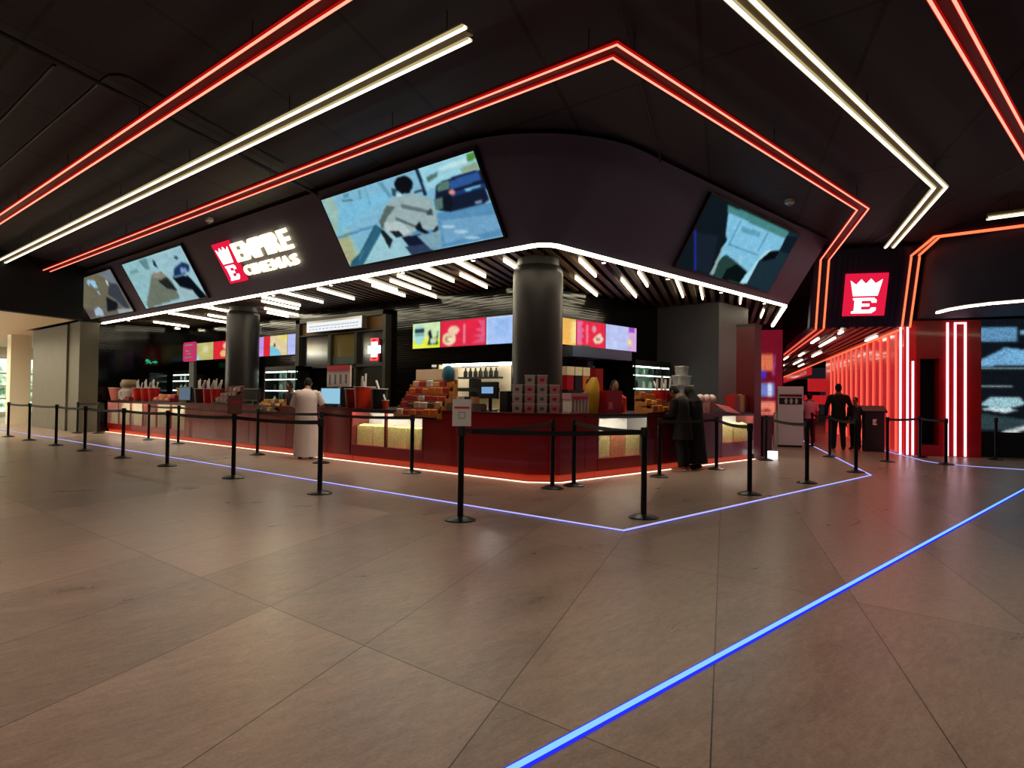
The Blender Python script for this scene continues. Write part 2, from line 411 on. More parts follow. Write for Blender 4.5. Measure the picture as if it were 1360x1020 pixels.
# ---- mall beyond, on the left
struct(MB().obox((7.1, 24.8, 3.55), Vector((-CX, -CY, 0))*15, Vector((-CY, CX, 0))*0.3, (0, 0, 1.65)).build('trim_bulkhead', PITCH, smooth=False))
mc = MB().prism([(7.1, 25.1), (-6, 18.7), (-6, 48), (12, 48), (12, 31.5), (7.65, 31.5), (7.1, 31.4)], 3.6, 3.7)
struct(mc.build('ceiling_mall', CREAM, smooth=False))
struct(MB().box((7.25, 34.2, 0), (7.95, 34.8, 3.6)).build('wall_mall_pier', CREAM, smooth=False))
struct(MB().box((-6, 44.5, 0), (14, 44.7, 3.6)).build('wall_mall', CREAM, smooth=False))
def garden():
    m = bpy.data.materials.new('shop_window_view'); m.use_nodes = True; nt = m.node_tree; nt.nodes.clear(); N = nt.nodes.new; L = nt.links.new
    o = N('ShaderNodeOutputMaterial'); e = N('ShaderNodeEmission'); tc = N('ShaderNodeTexCoord'); nz = N('ShaderNodeTexNoise'); r = N('ShaderNodeValToRGB')
    nz.inputs['Scale'].default_value = 2.2; nz.inputs['Detail'].default_value = 7
    L(tc.outputs['Object'], nz.inputs['Vector']); L(nz.outputs['Fac'], r.inputs['Fac'])
    cr = r.color_ramp; cr.elements[0].position = 0.36; cr.elements[0].color = (*lin((70, 96, 66)), 1); cr.elements[1].position = 0.62; cr.elements[1].color = (*lin((226, 236, 222)), 1)
    e2 = cr.elements.new(0.48); e2.color = (*lin((150, 176, 140)), 1)
    L(r.outputs['Color'], e.inputs['Color']); e.inputs['Strength'].default_value = 2.0; L(e.outputs[0], o.inputs[0]); return m
wn = struct(MB().box((5.5, 44.36, 0.25), (11.5, 44.46, 3.0)).build('window_1', garden(), smooth=False))
wf = MB()
for x in (5.4, 7.0, 8.6, 10.2, 11.5): wf.box((x, 44.30, 0), (x+0.1, 44.36, 3.1))
for z in (0.15, 0.9, 1.55, 2.2, 3.0): wf.box((5.4, 44.30, z), (11.6, 44.36, z+0.08))
struct(wf.build('window_frame', WHITE, wn, world=False, smooth=False))
# ---- corridor portal on the right
struct(MB().obox(CP(20.15, -4.34, 3.26), Vector((CX, CY, 0))*56, Vector((-CY, CX, 0))*2.08, (0, 0, 0.2)).build('ceiling_corridor', mat('corridor_purple', (44, 24, 44), 0.35), smooth=False))
cs = MB()
for i in range(9): cs.obox(CP(20.2, -4.2+i*0.22, 3.225), Vector((CX, CY, 0))*45, Vector((-CY, CX, 0))*0.07, (0, 0, 0.035))
struct(cs.build('ceiling_corridor_slats', C('corridor_slat', (150, 30, 50), 0.35), smooth=False))
struct(MB().obox(CP(20.1, -4.62, 0), Vector((CX, CY, 0))*14.5, Vector((-CY, CX, 0))*0.28, (0, 0, 3.26)).build('wall_corridor_right', REDGLOW, smooth=False))
struct(MB().obox(CP(42.5, -4.62, 2.85), Vector((CX, CY, 0))*33, Vector((-CY, CX, 0))*0.28, (0, 0, 0.41)).obox(CP(45, -7.2, 1.95), Vector((CX, CY, 0))*0.4, Vector((-CY, CX, 0))*2.5, (0, 0, 0.75)).obox(CP(47.0, -7.2, 1.2), Vector((CX, CY, 0))*0.4, Vector((-CY, CX, 0))*2.5, (0, 0, 0.55)).build('trim_corridor_beams', REDGLOW, smooth=False))
struct(MB().obox(CP(76, -9, 0), Vector((CX, CY, 0))*0.3, Vector((-CY, CX, 0))*14, (0, 0, 3.6)).build('wall_corridor_end', C('end_wall', (70, 40, 60), 0.5), smooth=False))
struct(MB().obox(CP(30, -2.2, 0), Vector((CX, CY, 0))*0.25, Vector((-CY, CX, 0))*5, (0, 0, 4.7)).build('wall_poster', PORTRED, smooth=False))
fb = MB(); D20 = 20.1
def cbx(mb, d0, d1, p0, p1, z0, z1): return mb.obox(CP(d0, p0, z0), Vector((CX, CY, 0))*(d1-d0), Vector((-CY, CX, 0))*(p1-p0), (0, 0, z1-z0))
cbx(fb, D20, D20+1.2, -6.05, -5.13, 0, 3.4); cbx(fb, D20, D20+1.2, -4.71, -4.62, 0, 3.4); cbx(fb, D20, D20+1.2, -5.13, -4.71, 2.44, 3.4); cbx(fb, D20, D20+1.2, -5.13, -4.71, 0, 0.28)
cbx(fb, D20, D20+0.1, -4.62, -4.36, 0, 3.4)
struct(fb.build('wall_portal', PORTRED, smooth=False))
struct(cbx(MB(), D20+0.45, D20+0.5, -5.13, -4.71, 0.28, 2.44).build('door_1', PITCH, smooth=False))
# leaning portal header
lean = math.tan(R(30))
def HL(p, s, off=0.0):
    """point on the leaning header: p along its width, s up its slope from the lower edge, off outward"""
    d = 20.1-s*0.5-off*math.cos(R(30)); return CP(d, p, 3.27+s*math.cos(R(30))-off*0.5)
hm = MB(); S1 = 2.1
a0, a1, b1, b0 = HL(-2.12, 0), HL(-4.5, 0), HL(-4.5, S1), HL(-2.12, S1)
back = Vector(CP(0.5, 0, 0))
hm.add([a0, a1, b1, b0]+[tuple(Vector(q)+back) for q in (a0, a1, b1, b0)], [(0, 1, 2, 3), (7, 6, 5, 4), (0, 4, 5, 1), (1, 5, 6, 2), (2, 6, 7, 3), (3, 7, 4, 0)])
NAVY = mat('portal_ribbed_navy', (34, 22, 58), 0.5)
up = (Vector(HL(0, 1))-Vector(HL(0, 0))).normalized(); rt = Vector((CY, -CX, 0)); nn = rt.cross(up)
q = -2.55
while q > -4.2:
    hm.obox(HL(q, 0.02), rt*0.06, up*(S1-0.04), nn*0.02); q -= 0.12
struct(hm.build('wall_portal_header', NAVY, smooth=False))
# dark bulkhead with curved lower light, right of the portal
bh = MB(); bpts = [(17.3, -12), (17.3, 2.2), (17.38, 2.75), (17.62, 3.25), (18.0, 3.68), (18.5, 4.02), (19.05, 4.27)]
bh.prism(bpts+[CP(20.0, -4.6)[:2], (24, -12)], 3.42, 5.2)
struct(bh.build('wall_bulkhead', mat('bulkhead_navy', (24, 20, 46), 0.65), smooth=True, sharp=50))
# ================================================================== LIGHT LINES
# floor lines
def floor_line(name, label, pts, core, rim, w=0.024, rw=0.058):
    t = thing(name, label, 'floor light', (pts[0][0], pts[0][1], 0))
    ribbon(MB(), pts, w, 0.001, 0.012).build('diffuser', core, t)
    ribbon(MB(), pts, rw, 0.0, 0.004).build('rim', rim, t)  # the blue and lavender bands paint the glow around the line
    return t
floor_line('floor_light_line', 'bright blue light line in the floor crossing the near right corner of the photo', [(0.6, 1.70), (30, 1.70)], BLUELED, BLUEHALO)
floor_line('floor_light_line', 'lavender light line in the floor bending around the snack stand queue', [(5.96, 31), (5.96, 4.0), (13.85, 4.0), (13.85+CX*14, 4.0+CY*14)], LAVLED, LAVHALO, 0.034, 0.07)
floor_line('floor_light_line', 'lavender light line in the floor curving out of the portal past the video wall', [CP(26, -4.2)[:2], CP(20.6, -4.25)[:2], (18.3, 4.15), (17.85, 3.75), (17.6, 3.1), (17.5, -8)], LAVLED, LAVHALO, 0.034, 0.07)
# pairs of ceiling lines: channel with the strips' glow painted into its colour, one strip on each edge
BAR = C('channel_yellow_glow', (150, 142, 112), 0.5); BARR = C('channel_red_glow', (150, 14, 14), 0.5)
def ceiling_line(label, outer, inner, led, w, z=4.85):
    t = thing('ceiling_light', label, 'ceiling light', (outer[0][0], outer[0][1], z))
    mid = [((a[0]+b[0])/2, (a[1]+b[1])/2) for a, b in zip(outer, inner)]
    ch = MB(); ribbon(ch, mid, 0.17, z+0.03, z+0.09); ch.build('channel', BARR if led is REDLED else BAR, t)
    hg = MB()
    for a, b in zip(mid, mid[1:]):
        ln = math.hypot(b[0]-a[0], b[1]-a[1]); k = max(1, int(ln/3))
        for i in range(k+1):
            f = (i+0.1)/(k+0.2); hg.cyl((a[0]+(b[0]-a[0])*f, a[1]+(b[1]-a[1])*f), 0.006, z+0.09, 5.2, 6)
    hg.build('hanger_rods', BLACK, t)
    for q in (outer, inner):
        ribbon(MB(), q, w*0.62, z, z+0.03).build('light_strip', led, t, smooth=False)
        ribbon(MB(), q, w*1.15, z+0.008, z+0.032).build('painted_halo', REDHALO if led is REDLED else WHITEHALO, t, smooth=False)  # wider band imitating the soft glow around each strip
    return t
k = 1.0758
ceiling_line('red double light line angling over the snack stand corner towards the portal', [(5.86, 24.8), (5.86, 4.07), (13.9, 4.07), CP(19.15, -2.47)[:2]], [(6.06, 24.9), (6.06, 4.26), (13.87, 4.26), CP(19.15, -2.27)[:2]], REDLED, 0.042)
ceiling_line('white double light line ending short above the left queue', [(4.63, 27), (4.63, 4.98)], [(4.83, 27), (4.83, 5.12)], COOLW, 0.062)
ceiling_line('white double light line with a bent end running towards the portal', [(2.2, 2.72), (13.33, 2.72), CP(18.0, -3.66)[:2]], [(2.2, 2.88), (13.26, 2.88), CP(18.0, -3.50)[:2]], COOLW, 0.062)
ceiling_line('red double light line nearest the upper left corner of the photo', [(3.42, 26), (3.42, 3.6)], [(3.61, 26), (3.61, 3.6)], REDLED, 0.046)
ceiling_line('red double light line crossing the upper right corner of the photo', [(4.4, 1.40), (15.6, 1.40)], [(4.4, 1.56), (15.6, 1.56)], REDLED, 0.046)
ceiling_line('short white double light line at the right edge of the photo above the dark bulkhead', [(16.0, 2.56), (16.0, -8)], [(16.16, 2.62), (16.16, -8)], COOLW, 0.055)
# portal frame lines
PORTLED = emit('led_portal_orange', (1.6, 0.26, 0.10), 1.1)
pt = thing('portal_ceiling_light', 'orange red neon outline framing the corridor portal with the crown sign', 'neon light', CP(20.1, -3.3, 3.2))
def header_strip(p):
    mb = MB(); mb.obox(HL(p, -0.02, 0.02), rt*0.045, up*1.86, nn*0.03); return mb
for p_ in (-2.25, -2.44, -4.27, -4.45): header_strip(p_).build('light_strip', PORTLED, pt, smooth=False)
for p_ in (-2.28, -2.46, -4.32):
    cbx(MB(), 20.1, 74, p_-0.02, p_+0.02, 3.20, 3.225).build('light_strip', CORRLED if p_ > -4 else PORTLED, pt, smooth=False)
rr = thing('ceiling_light', 'red double light line above the dark bulkhead right of the portal', 'ceiling light', (17.1, 3.0, 4.85))
for off in (0.0, 0.17):
    s0 = CP(19.12, -4.28-off)[:2]; xx = 17.12+off*0.6; m0 = CP(17.05+off*1.2, -4.28-off)[:2]
    ribbon(MB(), [s0, (xx+0.02, m0[1]), (xx, -9)], 0.045, 4.85, 4.88).build('light_strip', PORTLED, rr, smooth=False)
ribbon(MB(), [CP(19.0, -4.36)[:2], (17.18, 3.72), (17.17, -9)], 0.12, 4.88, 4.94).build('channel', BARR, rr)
# canopy lower edge light, the plate for it is the fascia's lower lip
cl = thing('canopy_ceiling_light', 'continuous warm white light line along the lower edge of the stand canopy', 'light line', (8.1, 7.0, 3.6))
ribbon(MB(), [(8.10, 26.2)]+arc((8.38, 7.13), 0.28)+[(17.03, 6.85), (17.03+4.8*CX, 6.85+4.8*CY)], 0.075, 3.60, 3.645).build('light_strip', WARM, cl, smooth=False)
ribbon(MB(), [(8.10, 26.2)]+arc((8.38, 7.13), 0.28)+[(17.03, 6.85), (17.03+4.8*CX, 6.85+4.8*CY)], 0.10, 3.645, 3.66).build('channel', BLACK, cl, smooth=False)
bl = thing('bulkhead_ceiling_light', 'curved warm white light line under the dark bulkhead over the video wall', 'light line', (17.3, 2, 3.35))
ribbon(MB(), [(17.36, -11), (17.36, 2.2), (17.44, 2.73), (17.67, 3.2), (18.03, 3.62), (18.5, 3.95)], 0.06, 3.37, 3.41).build('light_strip', WARM, bl, smooth=False)
# short bars between the slats
BARS = [(11.43,4.46,1.6),(11.83,5.27,1.6),(12.72,4.86,1.6),(12.58,6.10,1.6),(13.09,6.51,2.4),(12.70,6.95,1.6),(13.55,7.16,1.6),(13.76,8.60,1.6),(13.97,9.70,1.8),(14.63,10.66,1.6),(15.26,11.12,1.6),(16.60,12.0,1.6),(17.41,12.5,1.2),(11.55,3.62,1.2),(15.78,13.46,1.6),(17.01,15.55,1.8),(17.66,14.72,1.2),(18.71,15.6,1.1),(19.03,18.0,1.6),(21.0,18.9,0.7),(11.82,2.37,1.6),(13.53,2.78,2.4),(13.92,1.95,2.4),(13.23,1.54,1.6),(14.13,0.92,2.4),(15.22,0.50,1.7),(16.38,-0.34,1.5),(19.37,-0.95,1.6)]
def proj_x(d, p):                                    # order along the canopy for wording only
    x, y, _ = CP(d, p); return math.atan2(x, y)
order = sorted(range(len(BARS)), key=lambda i: proj_x(BARS[i][0], BARS[i][1]))
for rank, i in enumerate(order):
    d, p_, l = BARS[i]
    b = cbx(MB(), d, d+l, p_-0.014, p_+0.014, 3.63, 3.685).build('canopy_ceiling_light_bar', WARM, smooth=False)
    side = '%s from the left end' % ORD[rank] if rank < 14 else '%s from the right end' % ORD[len(order)-1-rank]
    tag(b, 'short warm white light bar between the canopy slats, %s' % side, 'light bar', 'light bars between the canopy slats')
# short bars in the corridor ceiling
CB = [(22.9,-2.66,1.7),(22.7,-3.08,3.4),(29.5,-2.92,1.9),(31.9,-2.52,2.1),(29.1,-3.48,2.8),(34.2,-3.3,4.0),(22.3,-4.12,1.6),(20.7,-3.0,0.6),(39,-2.9,2.5),(38,-3.75,2.5),(44,-2.7,3),(46,-3.3,3),(52,-2.9,3),(55,-3.6,4)]
CB.sort()
for i, (d, p_, l) in enumerate(CB):
    b = cbx(MB(), d, d+l, p_-0.035, p_+0.035, 3.185, 3.225).build('corridor_ceiling_light_bar', COOLW, smooth=False)
    tag(b, 'short white light bar in the red corridor ceiling, %s counting inward from the portal' % ORD[i], 'light bar', 'light bars in the corridor ceiling')
# vertical red strips on the corridor wall and white ones on the portal wall
for i in range(13):
    d = 20.85+i*1.0
    b = cbx(MB(), d, d+0.05, -4.34, -4.30, 0.05, 3.2).build('vertical_light_strip', CORRLED, smooth=False)
    tag(b, 'vertical red neon strip on the corridor wall, %s inward from the portal edge' % ORD[i], 'neon strip', 'red neon strips on the corridor wall')
for p_, z1, lb in [(-4.26, 3.24, 'tall pale neon strip at the corridor corner, left of the pair'), (-4.42, 3.24, 'tall pale neon strip at the corridor corner, right of the pair'), (-4.54, 2.38, 'shorter pale neon strip left of the dark doorway'), (-5.31, 3.34, 'tall pale neon strip just right of the dark doorway')]:
    tag(cbx(MB(), D20-0.05, D20, p_-0.022, p_+0.022, 0.02, z1).build('vertical_light_strip', PINKLED, smooth=False), lb, 'neon strip')
us = MB(); cbx(us, D20-0.05, D20, -5.50, -5.456, 0.02, 3.34); cbx(us, D20-0.05, D20, -5.72, -5.676, 0.02, 3.34); cbx(us, D20-0.05, D20, -5.676, -5.50, 3.30, 3.34)
tag(us.build('vertical_light_strip', PINKLED, smooth=False), 'pale neon outline shaped like a narrow upside down U on the red wall', 'neon strip')
# ---- downlights added out of view above the camera to brighten the floor
def downlight(x, y, power, ang=140, col=(1.0, 0.87, 0.72), label=''):
    t = thing('added_ceiling_downlight', label, 'downlight', (x, y, 5.12))
    MB().loft([(x, y, 5.11, 0.17, 0.17), (x, y, 5.2, 0.17, 0.17)], 20).build('housing', BLACK, t)
    MB().cyl((x, y), 0.13, 5.10, 5.11, 20).build('lens', emit('lens_glow', (1, 0.9, 0.75), 8) if 'lens_glow' not in MATS else MATS['lens_glow'], t)
    l = bpy.data.lights.new('lamp', 'SPOT'); l.energy = power; l.color = col; l.spot_size = R(ang); l.spot_blend = 1.0; l.shadow_soft_size = 0.13
    o = bpy.data.objects.new('lamp', l); COL.objects.link(o); o.parent = t; o.location = (0, 0, -0.04)
    return t
DL = [(1.2, 4.2, 260), (3.9, 0.6, 200), (-1.5, 7.5, 420), (5.5, -1.6, 270), (-0.8, 1.2, 100), (2.6, 6.0, 260)]
for i, (x, y, e) in enumerate(DL): downlight(x, y, e, label='unseen ceiling downlight added in front of the stand, %s of six' % ORD[i])
downlight(*CP(18.6, -1.3)[:2], 1200, 120, (1.0, 0.92, 0.95), 'unseen ceiling downlight added to brighten the grey kiosk')  # hidden lamp added to brighten the kiosk
# small downlights between the canopy slats
def canopy_spot(x, y, power, label):
    t = thing('canopy_ceiling_downlight', label, 'downlight', (x, y, 3.64), 0, 'small downlights in the canopy')
    MB().cyl((x, y), 0.045, 3.63, 3.80, 14).build('housing', BLACK, t); MB().cyl((x, y), 0.032, 3.622, 3.63, 14).build('lens', MATS['lens_glow'], t)
    l = bpy.data.lights.new('lamp', 'SPOT'); l.energy = power; l.color = (1.0, 0.86, 0.66); l.spot_size = R(125); l.spot_blend = 0.8; l.shadow_soft_size = 0.04
    o = bpy.data.objects.new('lamp', l); COL.objects.link(o); o.parent = t; o.location = (0, 0, -0.03)
for i, y in enumerate([24.6, 21.4, 18.6, 15.4, 13.0, 10.6, 8.7]): canopy_spot(8.36, y, 105, 'small downlight in the canopy above the left counter, %s from the far left' % ORD[i])
for i, x in enumerate([9.9, 12.0, 14.2, 16.4]): canopy_spot(x, 7.10, 95, 'small downlight in the canopy above the right counter, %s from the corner' % ORD[i])
# glowing panels added out of view to brighten the mall
for i, (x, y) in enumerate([(3.2, 26.5), (3.6, 30.0), (4.4, 34.5), (5.4, 39.0)]):
    b = MB().box((x-0.6, y-0.6, 3.30), (x+0.6, y+0.6, 3.34)).build('added_ceiling_panel', emit('mall_fill_panel', (1.0, 0.95, 0.76), 52.0) if i == 0 else MATS['mall_fill_panel'], smooth=False)
    tag(b, 'unseen glowing panel added under the cream mall ceiling, %s from the stand' % ORD[i], 'ceiling light', 'added mall light panels')
# ---- ceiling pipes and devices
def pipe(label, pts, r=0.03):
    o = MB().taper(pts, r, 8).build('ceiling_pipe', BLACK); return tag(o, label, 'pipe')
pipe('long black conduit under the ceiling at the upper left', [CP(2.0, 7.35, 5.08), CP(12.0, 7.35, 5.08)], 0.03)
pipe('black branch conduit running back from the long ceiling conduit, left one', [(2.36, 9.5, 5.1), (2.36, 16, 5.1)], 0.022)
pipe('black branch conduit with a rounded elbow, right one', [(2.87, 16, 5.1), (2.87, 9.45, 5.1), (2.89, 9.3, 5.1), (2.96, 9.2, 5.1), (3.05, 9.2, 5.1), CP(10, 6.95, 5.1)], 0.022)
pipe('thin conduit crossing the ceiling behind the short white light line', [CP(5.5, 1.0, 5.1), CP(5.5, 1.0, 5.1+1e-3), CP(13, 1.0, 5.1)], 0.015)
pipe('thin conduit crossing the ceiling above the bent white light line', [CP(9.3, -5.2, 5.1), CP(19, -3.2, 5.1)], 0.015)
for x, y, lb in [(6.9, 15.6, 'small white smoke detector above the crown sign on the ceiling'), (13.6, 5.4, 'small smoke detector on the ceiling above the cabin screen')]:
    t = thing('smoke_detector', lb, 'detector', (x, y, 5.2))
    MB().loft([(x, y, 5.1, 0.05, 0.05), (x, y, 5.13, 0.09, 0.09), (x, y, 5.2, 0.09, 0.09)], 16).build('housing', WHITE, t)
    MB().loft([(x, y, 5.075, 0.03, 0.03), (x, y, 5.1, 0.04, 0.04)], 12).build('sensor', C('sensor_grey', (150, 150, 150)), t)
# ================================================================== COLUMNS
for i, (x, y, lb) in enumerate([(9.22, 7.98, 'round dark column rising behind the corner of the counter'), (9.22, 18.6, 'round dark column rising behind the left run of the counter')]):
    t = thing('column', lb, 'column', (x, y, 0))
    MB().loft([(x, y, 0, 0.43, 0.43), (x, y, 3.42, 0.43, 0.43), (x, y, 3.5, 0.415, 0.415), (x, y, 3.56, 0.38, 0.38)], 40).build('shaft', COLUMN, t)
    MB().cyl((x, y), 0.36, 3.56, 3.8, 32).build('neck', BLACK, t)
# pictures running on the screens, as filled shapes in screen coordinates
BIKE = [
('p',[(0.004,0.994),(0.089,0.998),(0.119,0.138),(-0.0,0.0)],(150,185,175)),
('p',[(-0.004,0.438),(0.088,0.464),(0.077,0.108),(-0.0,0.0)],(165,170,130)),
('p',[(0.112,0.855),(0.475,0.852),(0.459,0.768),(0.126,0.576),(0.001,0.458)],(120,185,215)),
('p',[(0.15,0.915),(0.224,0.895),(0.216,0.87),(0.143,0.895)],(70,120,130)),
('p',[(0.174,0.992),(0.212,0.984),(0.203,0.926),(0.161,0.939)],(90,150,165)),
('p',[(0.282,0.98),(0.299,0.978),(0.28,0.855),(0.268,0.856)],(90,150,165)),
('p',[(0.333,0.998),(0.342,0.997),(0.327,0.752),(0.319,0.75)],(100,160,180)),
('p',[(0.424,0.992),(0.454,0.989),(0.48,0.776),(0.459,0.768)],(95,150,175)),
('p',[(-0.01,0.463),(0.299,0.494),(0.298,0.464),(0.005,0.423)],(85,140,170)),
('p',[(0.309,0.49),(0.342,0.392),(0.097,-0.016),(0.051,-0.004)],(45,95,120)),
('p',[(0.028,0.08),(0.113,0.163),(0.299,0.494),(0.317,0.476),(0.119,0.138),(0.05,-0.011),(-0.0,0.0)],(40,88,110)),
('p',[(0.332,0.396),(0.48,0.247),(0.453,-0.014),(0.096,-0.02)],(150,195,205)),
('p',[(0.494,0.323),(0.721,0.445),(1.004,0.406),(0.999,0.01),(0.662,0.007),(0.612,-0.013),(0.453,-0.014)],(85,140,180)),
('p',[(0.705,0.341),(1.003,0.268),(0.999,0.092),(0.68,0.06)],(110,160,195)),
('p',[(0.773,0.233),(0.767,0.227),(0.755,0.226),(0.738,0.23),(0.72,0.24),(0.706,0.251),(0.698,0.263),(0.7,0.272),(0.709,0.275),(0.725,0.273),(0.743,0.266),(0.759,0.255),(0.77,0.243)],(170,205,220)),
('p',[(0.833,0.139),(0.827,0.132),(0.813,0.13),(0.794,0.134),(0.775,0.144),(0.76,0.157),(0.752,0.17),(0.753,0.181),(0.764,0.186),(0.781,0.184),(0.8,0.177),(0.818,0.165),(0.83,0.151)],(165,200,220)),
('p',[(0.879,0.043),(0.874,0.037),(0.86,0.036),(0.842,0.04),(0.823,0.05),(0.807,0.062),(0.799,0.073),(0.801,0.082),(0.811,0.086),(0.827,0.084),(0.847,0.076),(0.864,0.065),(0.876,0.054)],(160,195,215)),
('p',[(0.689,1.001),(0.995,0.999),(0.995,0.884),(0.998,0.788),(0.696,0.729)],(150,205,220)),
('p',[(0.798,0.942),(0.974,0.958),(0.951,0.895),(0.806,0.887)],(185,220,225)),
('p',[(0.907,0.859),(0.995,0.884),(0.999,0.802),(0.908,0.81)],(140,160,130)),
('p',[(0.962,0.982),(1.002,0.994),(0.997,0.913),(0.952,0.903)],(80,140,60)),
('p',[(0.717,0.882),(0.784,0.901),(0.78,0.853),(0.714,0.815)],(80,115,110)),
('p',[(0.672,1.006),(0.691,1.005),(0.684,0.683),(0.666,0.683)],(25,40,60)),
('p',[(0.62,0.763),(0.684,0.763),(0.681,0.738),(0.616,0.738)],(35,50,65)),
('p',[(0.751,0.75),(0.791,0.787),(0.938,0.8),(0.998,0.788),(0.997,0.443),(0.958,0.413),(0.778,0.416),(0.715,0.466),(0.718,0.592)],(20,28,50)),
('p',[(0.754,0.74),(0.794,0.781),(0.829,0.765),(0.817,0.679),(0.749,0.682)],(85,120,110)),
('p',[(0.829,0.765),(0.989,0.777),(0.992,0.679),(0.822,0.659)],(45,85,150)),
('p',[(0.81,0.631),(1.0,0.625),(0.998,0.577),(0.811,0.586)],(28,55,105)),
('p',[(0.891,0.628),(0.979,0.637),(0.977,0.609),(0.895,0.597)],(120,195,225)),
('p',[(0.839,0.623),(0.835,0.61),(0.828,0.601),(0.82,0.6),(0.812,0.606),(0.807,0.618),(0.805,0.634),(0.807,0.649),(0.813,0.661),(0.821,0.666),(0.829,0.663),(0.836,0.654),(0.839,0.639)],(215,130,130)),
('p',[(0.809,0.509),(0.798,0.464),(0.783,0.433),(0.766,0.423),(0.751,0.437),(0.743,0.471),(0.742,0.518),(0.75,0.565),(0.763,0.603),(0.78,0.623),(0.795,0.621),(0.807,0.597),(0.812,0.556)],(14,22,30)),
('p',[(0.918,0.468),(0.961,0.466),(0.953,0.433),(0.918,0.434)],(120,140,165)),
('p',[(0.712,0.613),(0.763,0.604),(0.743,0.471),(0.699,0.475)],(85,115,110)),
('p',[(0.477,0.759),(0.608,0.743),(0.697,0.63),(0.696,0.457),(0.68,0.238),(0.548,0.298),(0.477,0.228),(0.37,0.317),(0.34,0.434),(0.361,0.586),(0.424,0.692)],(150,172,175)),
('p',[(0.424,0.692),(0.475,0.646),(0.391,0.531),(0.332,0.396),(0.336,0.518)],(85,100,95)),
('p',[(0.517,0.662),(0.674,0.487),(0.667,0.444),(0.507,0.61)],(95,110,110)),
('p',[(0.451,0.522),(0.572,0.326),(0.563,0.301),(0.444,0.486)],(85,100,100)),
('p',[(0.363,0.495),(0.476,0.441),(0.509,0.296),(0.441,0.254),(0.358,0.364)],(178,195,195)),
('p',[(0.649,0.5),(0.682,0.511),(0.674,0.431),(0.64,0.448)],(60,70,75)),
('p',[(0.318,0.403),(0.342,0.392),(0.376,0.241),(0.33,0.143)],(20,30,35)),
('p',[(0.379,0.365),(0.436,0.339),(0.452,0.26),(0.402,0.265)],(25,32,40)),
('p',[(0.439,0.245),(0.558,0.243),(0.583,0.101),(0.463,0.099)],(20,26,45)),
('p',[(0.436,0.12),(0.592,0.097),(0.603,-0.01),(0.455,-0.004)],(45,60,90)),
('p',[(0.546,0.339),(0.585,0.398),(0.583,0.302),(0.638,0.178),(0.622,0.165),(0.548,0.298)],(15,22,30)),
('p',[(0.634,0.239),(0.68,0.296),(0.665,0.176),(0.638,0.178)],(20,28,40)),
('p',[(0.535,0.223),(0.688,0.234),(0.654,0.011),(0.588,0.017)],(120,160,175)),
('p',[(0.628,0.847),(0.614,0.804),(0.59,0.778),(0.562,0.774),(0.537,0.794),(0.521,0.834),(0.517,0.884),(0.526,0.933),(0.546,0.968),(0.572,0.982),(0.599,0.972),(0.62,0.942),(0.63,0.897)],(12,14,20)),
('p',[(0.529,0.877),(0.614,0.829),(0.592,0.76),(0.539,0.78)],(14,16,22)),
('p',[(0.5,0.802),(0.548,0.776),(0.533,0.747),(0.497,0.763)],(190,215,220)),
('p',[(0.495,0.878),(0.527,0.842),(0.498,0.766),(0.483,0.792)],(50,75,90)),
]
CABIN = [
('p',[(0.0,1.0),(0.149,1.002),(0.304,0.533),(0.309,0.016),(0.0,0.0)],(14,24,30)),
('p',[(0.001,0.481),(0.213,0.553),(0.309,0.016),(0.155,0.018)],(22,32,44)),
('p',[(-0.004,0.512),(0.014,0.514),(0.174,0.017),(0.153,0.017)],(35,40,150)),
('p',[(0.159,0.976),(0.865,0.987),(0.872,0.853),(0.192,0.882)],(70,130,130)),
('p',[(0.199,0.878),(0.865,0.869),(0.868,0.671),(0.728,0.577),(0.698,0.402),(0.671,0.145),(0.633,0.004),(0.312,0.008),(0.295,0.42),(0.309,0.536),(0.269,0.603)],(125,190,220)),
('p',[(0.373,0.788),(0.582,0.812),(0.587,0.731),(0.397,0.722)],(95,155,180)),
('p',[(0.336,0.853),(0.349,0.852),(0.351,0.505),(0.34,0.5)],(90,145,175)),
('p',[(0.641,0.855),(0.663,0.853),(0.657,0.539),(0.641,0.538)],(95,150,180)),
('p',[(0.33,0.494),(0.672,0.504),(0.676,0.486),(0.336,0.479)],(75,115,150)),
('p',[(0.338,0.295),(0.369,0.349),(0.508,0.286),(0.644,0.214),(0.633,0.004),(0.312,0.008)],(35,62,58)),
('p',[(0.438,0.155),(0.514,0.27),(0.651,0.197),(0.632,0.008),(0.438,0.007)],(8,18,18)),
('p',[(0.5,0.379),(0.519,0.399),(0.559,0.293),(0.525,0.276)],(150,200,220)),
('p',[(0.309,0.016),(0.295,0.42),(0.31,0.428),(0.347,0.014)],(140,165,165)),
('p',[(0.706,0.016),(0.693,0.379),(0.728,0.577),(0.874,0.675),(0.869,0.979),(1.0,1.0),(1.0,0.0)],(26,44,54)),
('p',[(0.707,0.487),(0.764,0.596),(0.875,0.655),(0.869,0.529),(0.759,0.432)],(8,12,16)),
('p',[(0.632,0.008),(0.659,0.139),(0.687,0.396),(0.723,0.59),(0.791,0.64),(0.71,0.408),(0.715,0.03)],(165,215,230)),
('p',[(0.863,0.907),(0.995,0.983),(0.993,0.676),(0.888,0.662)],(14,26,38)),
]
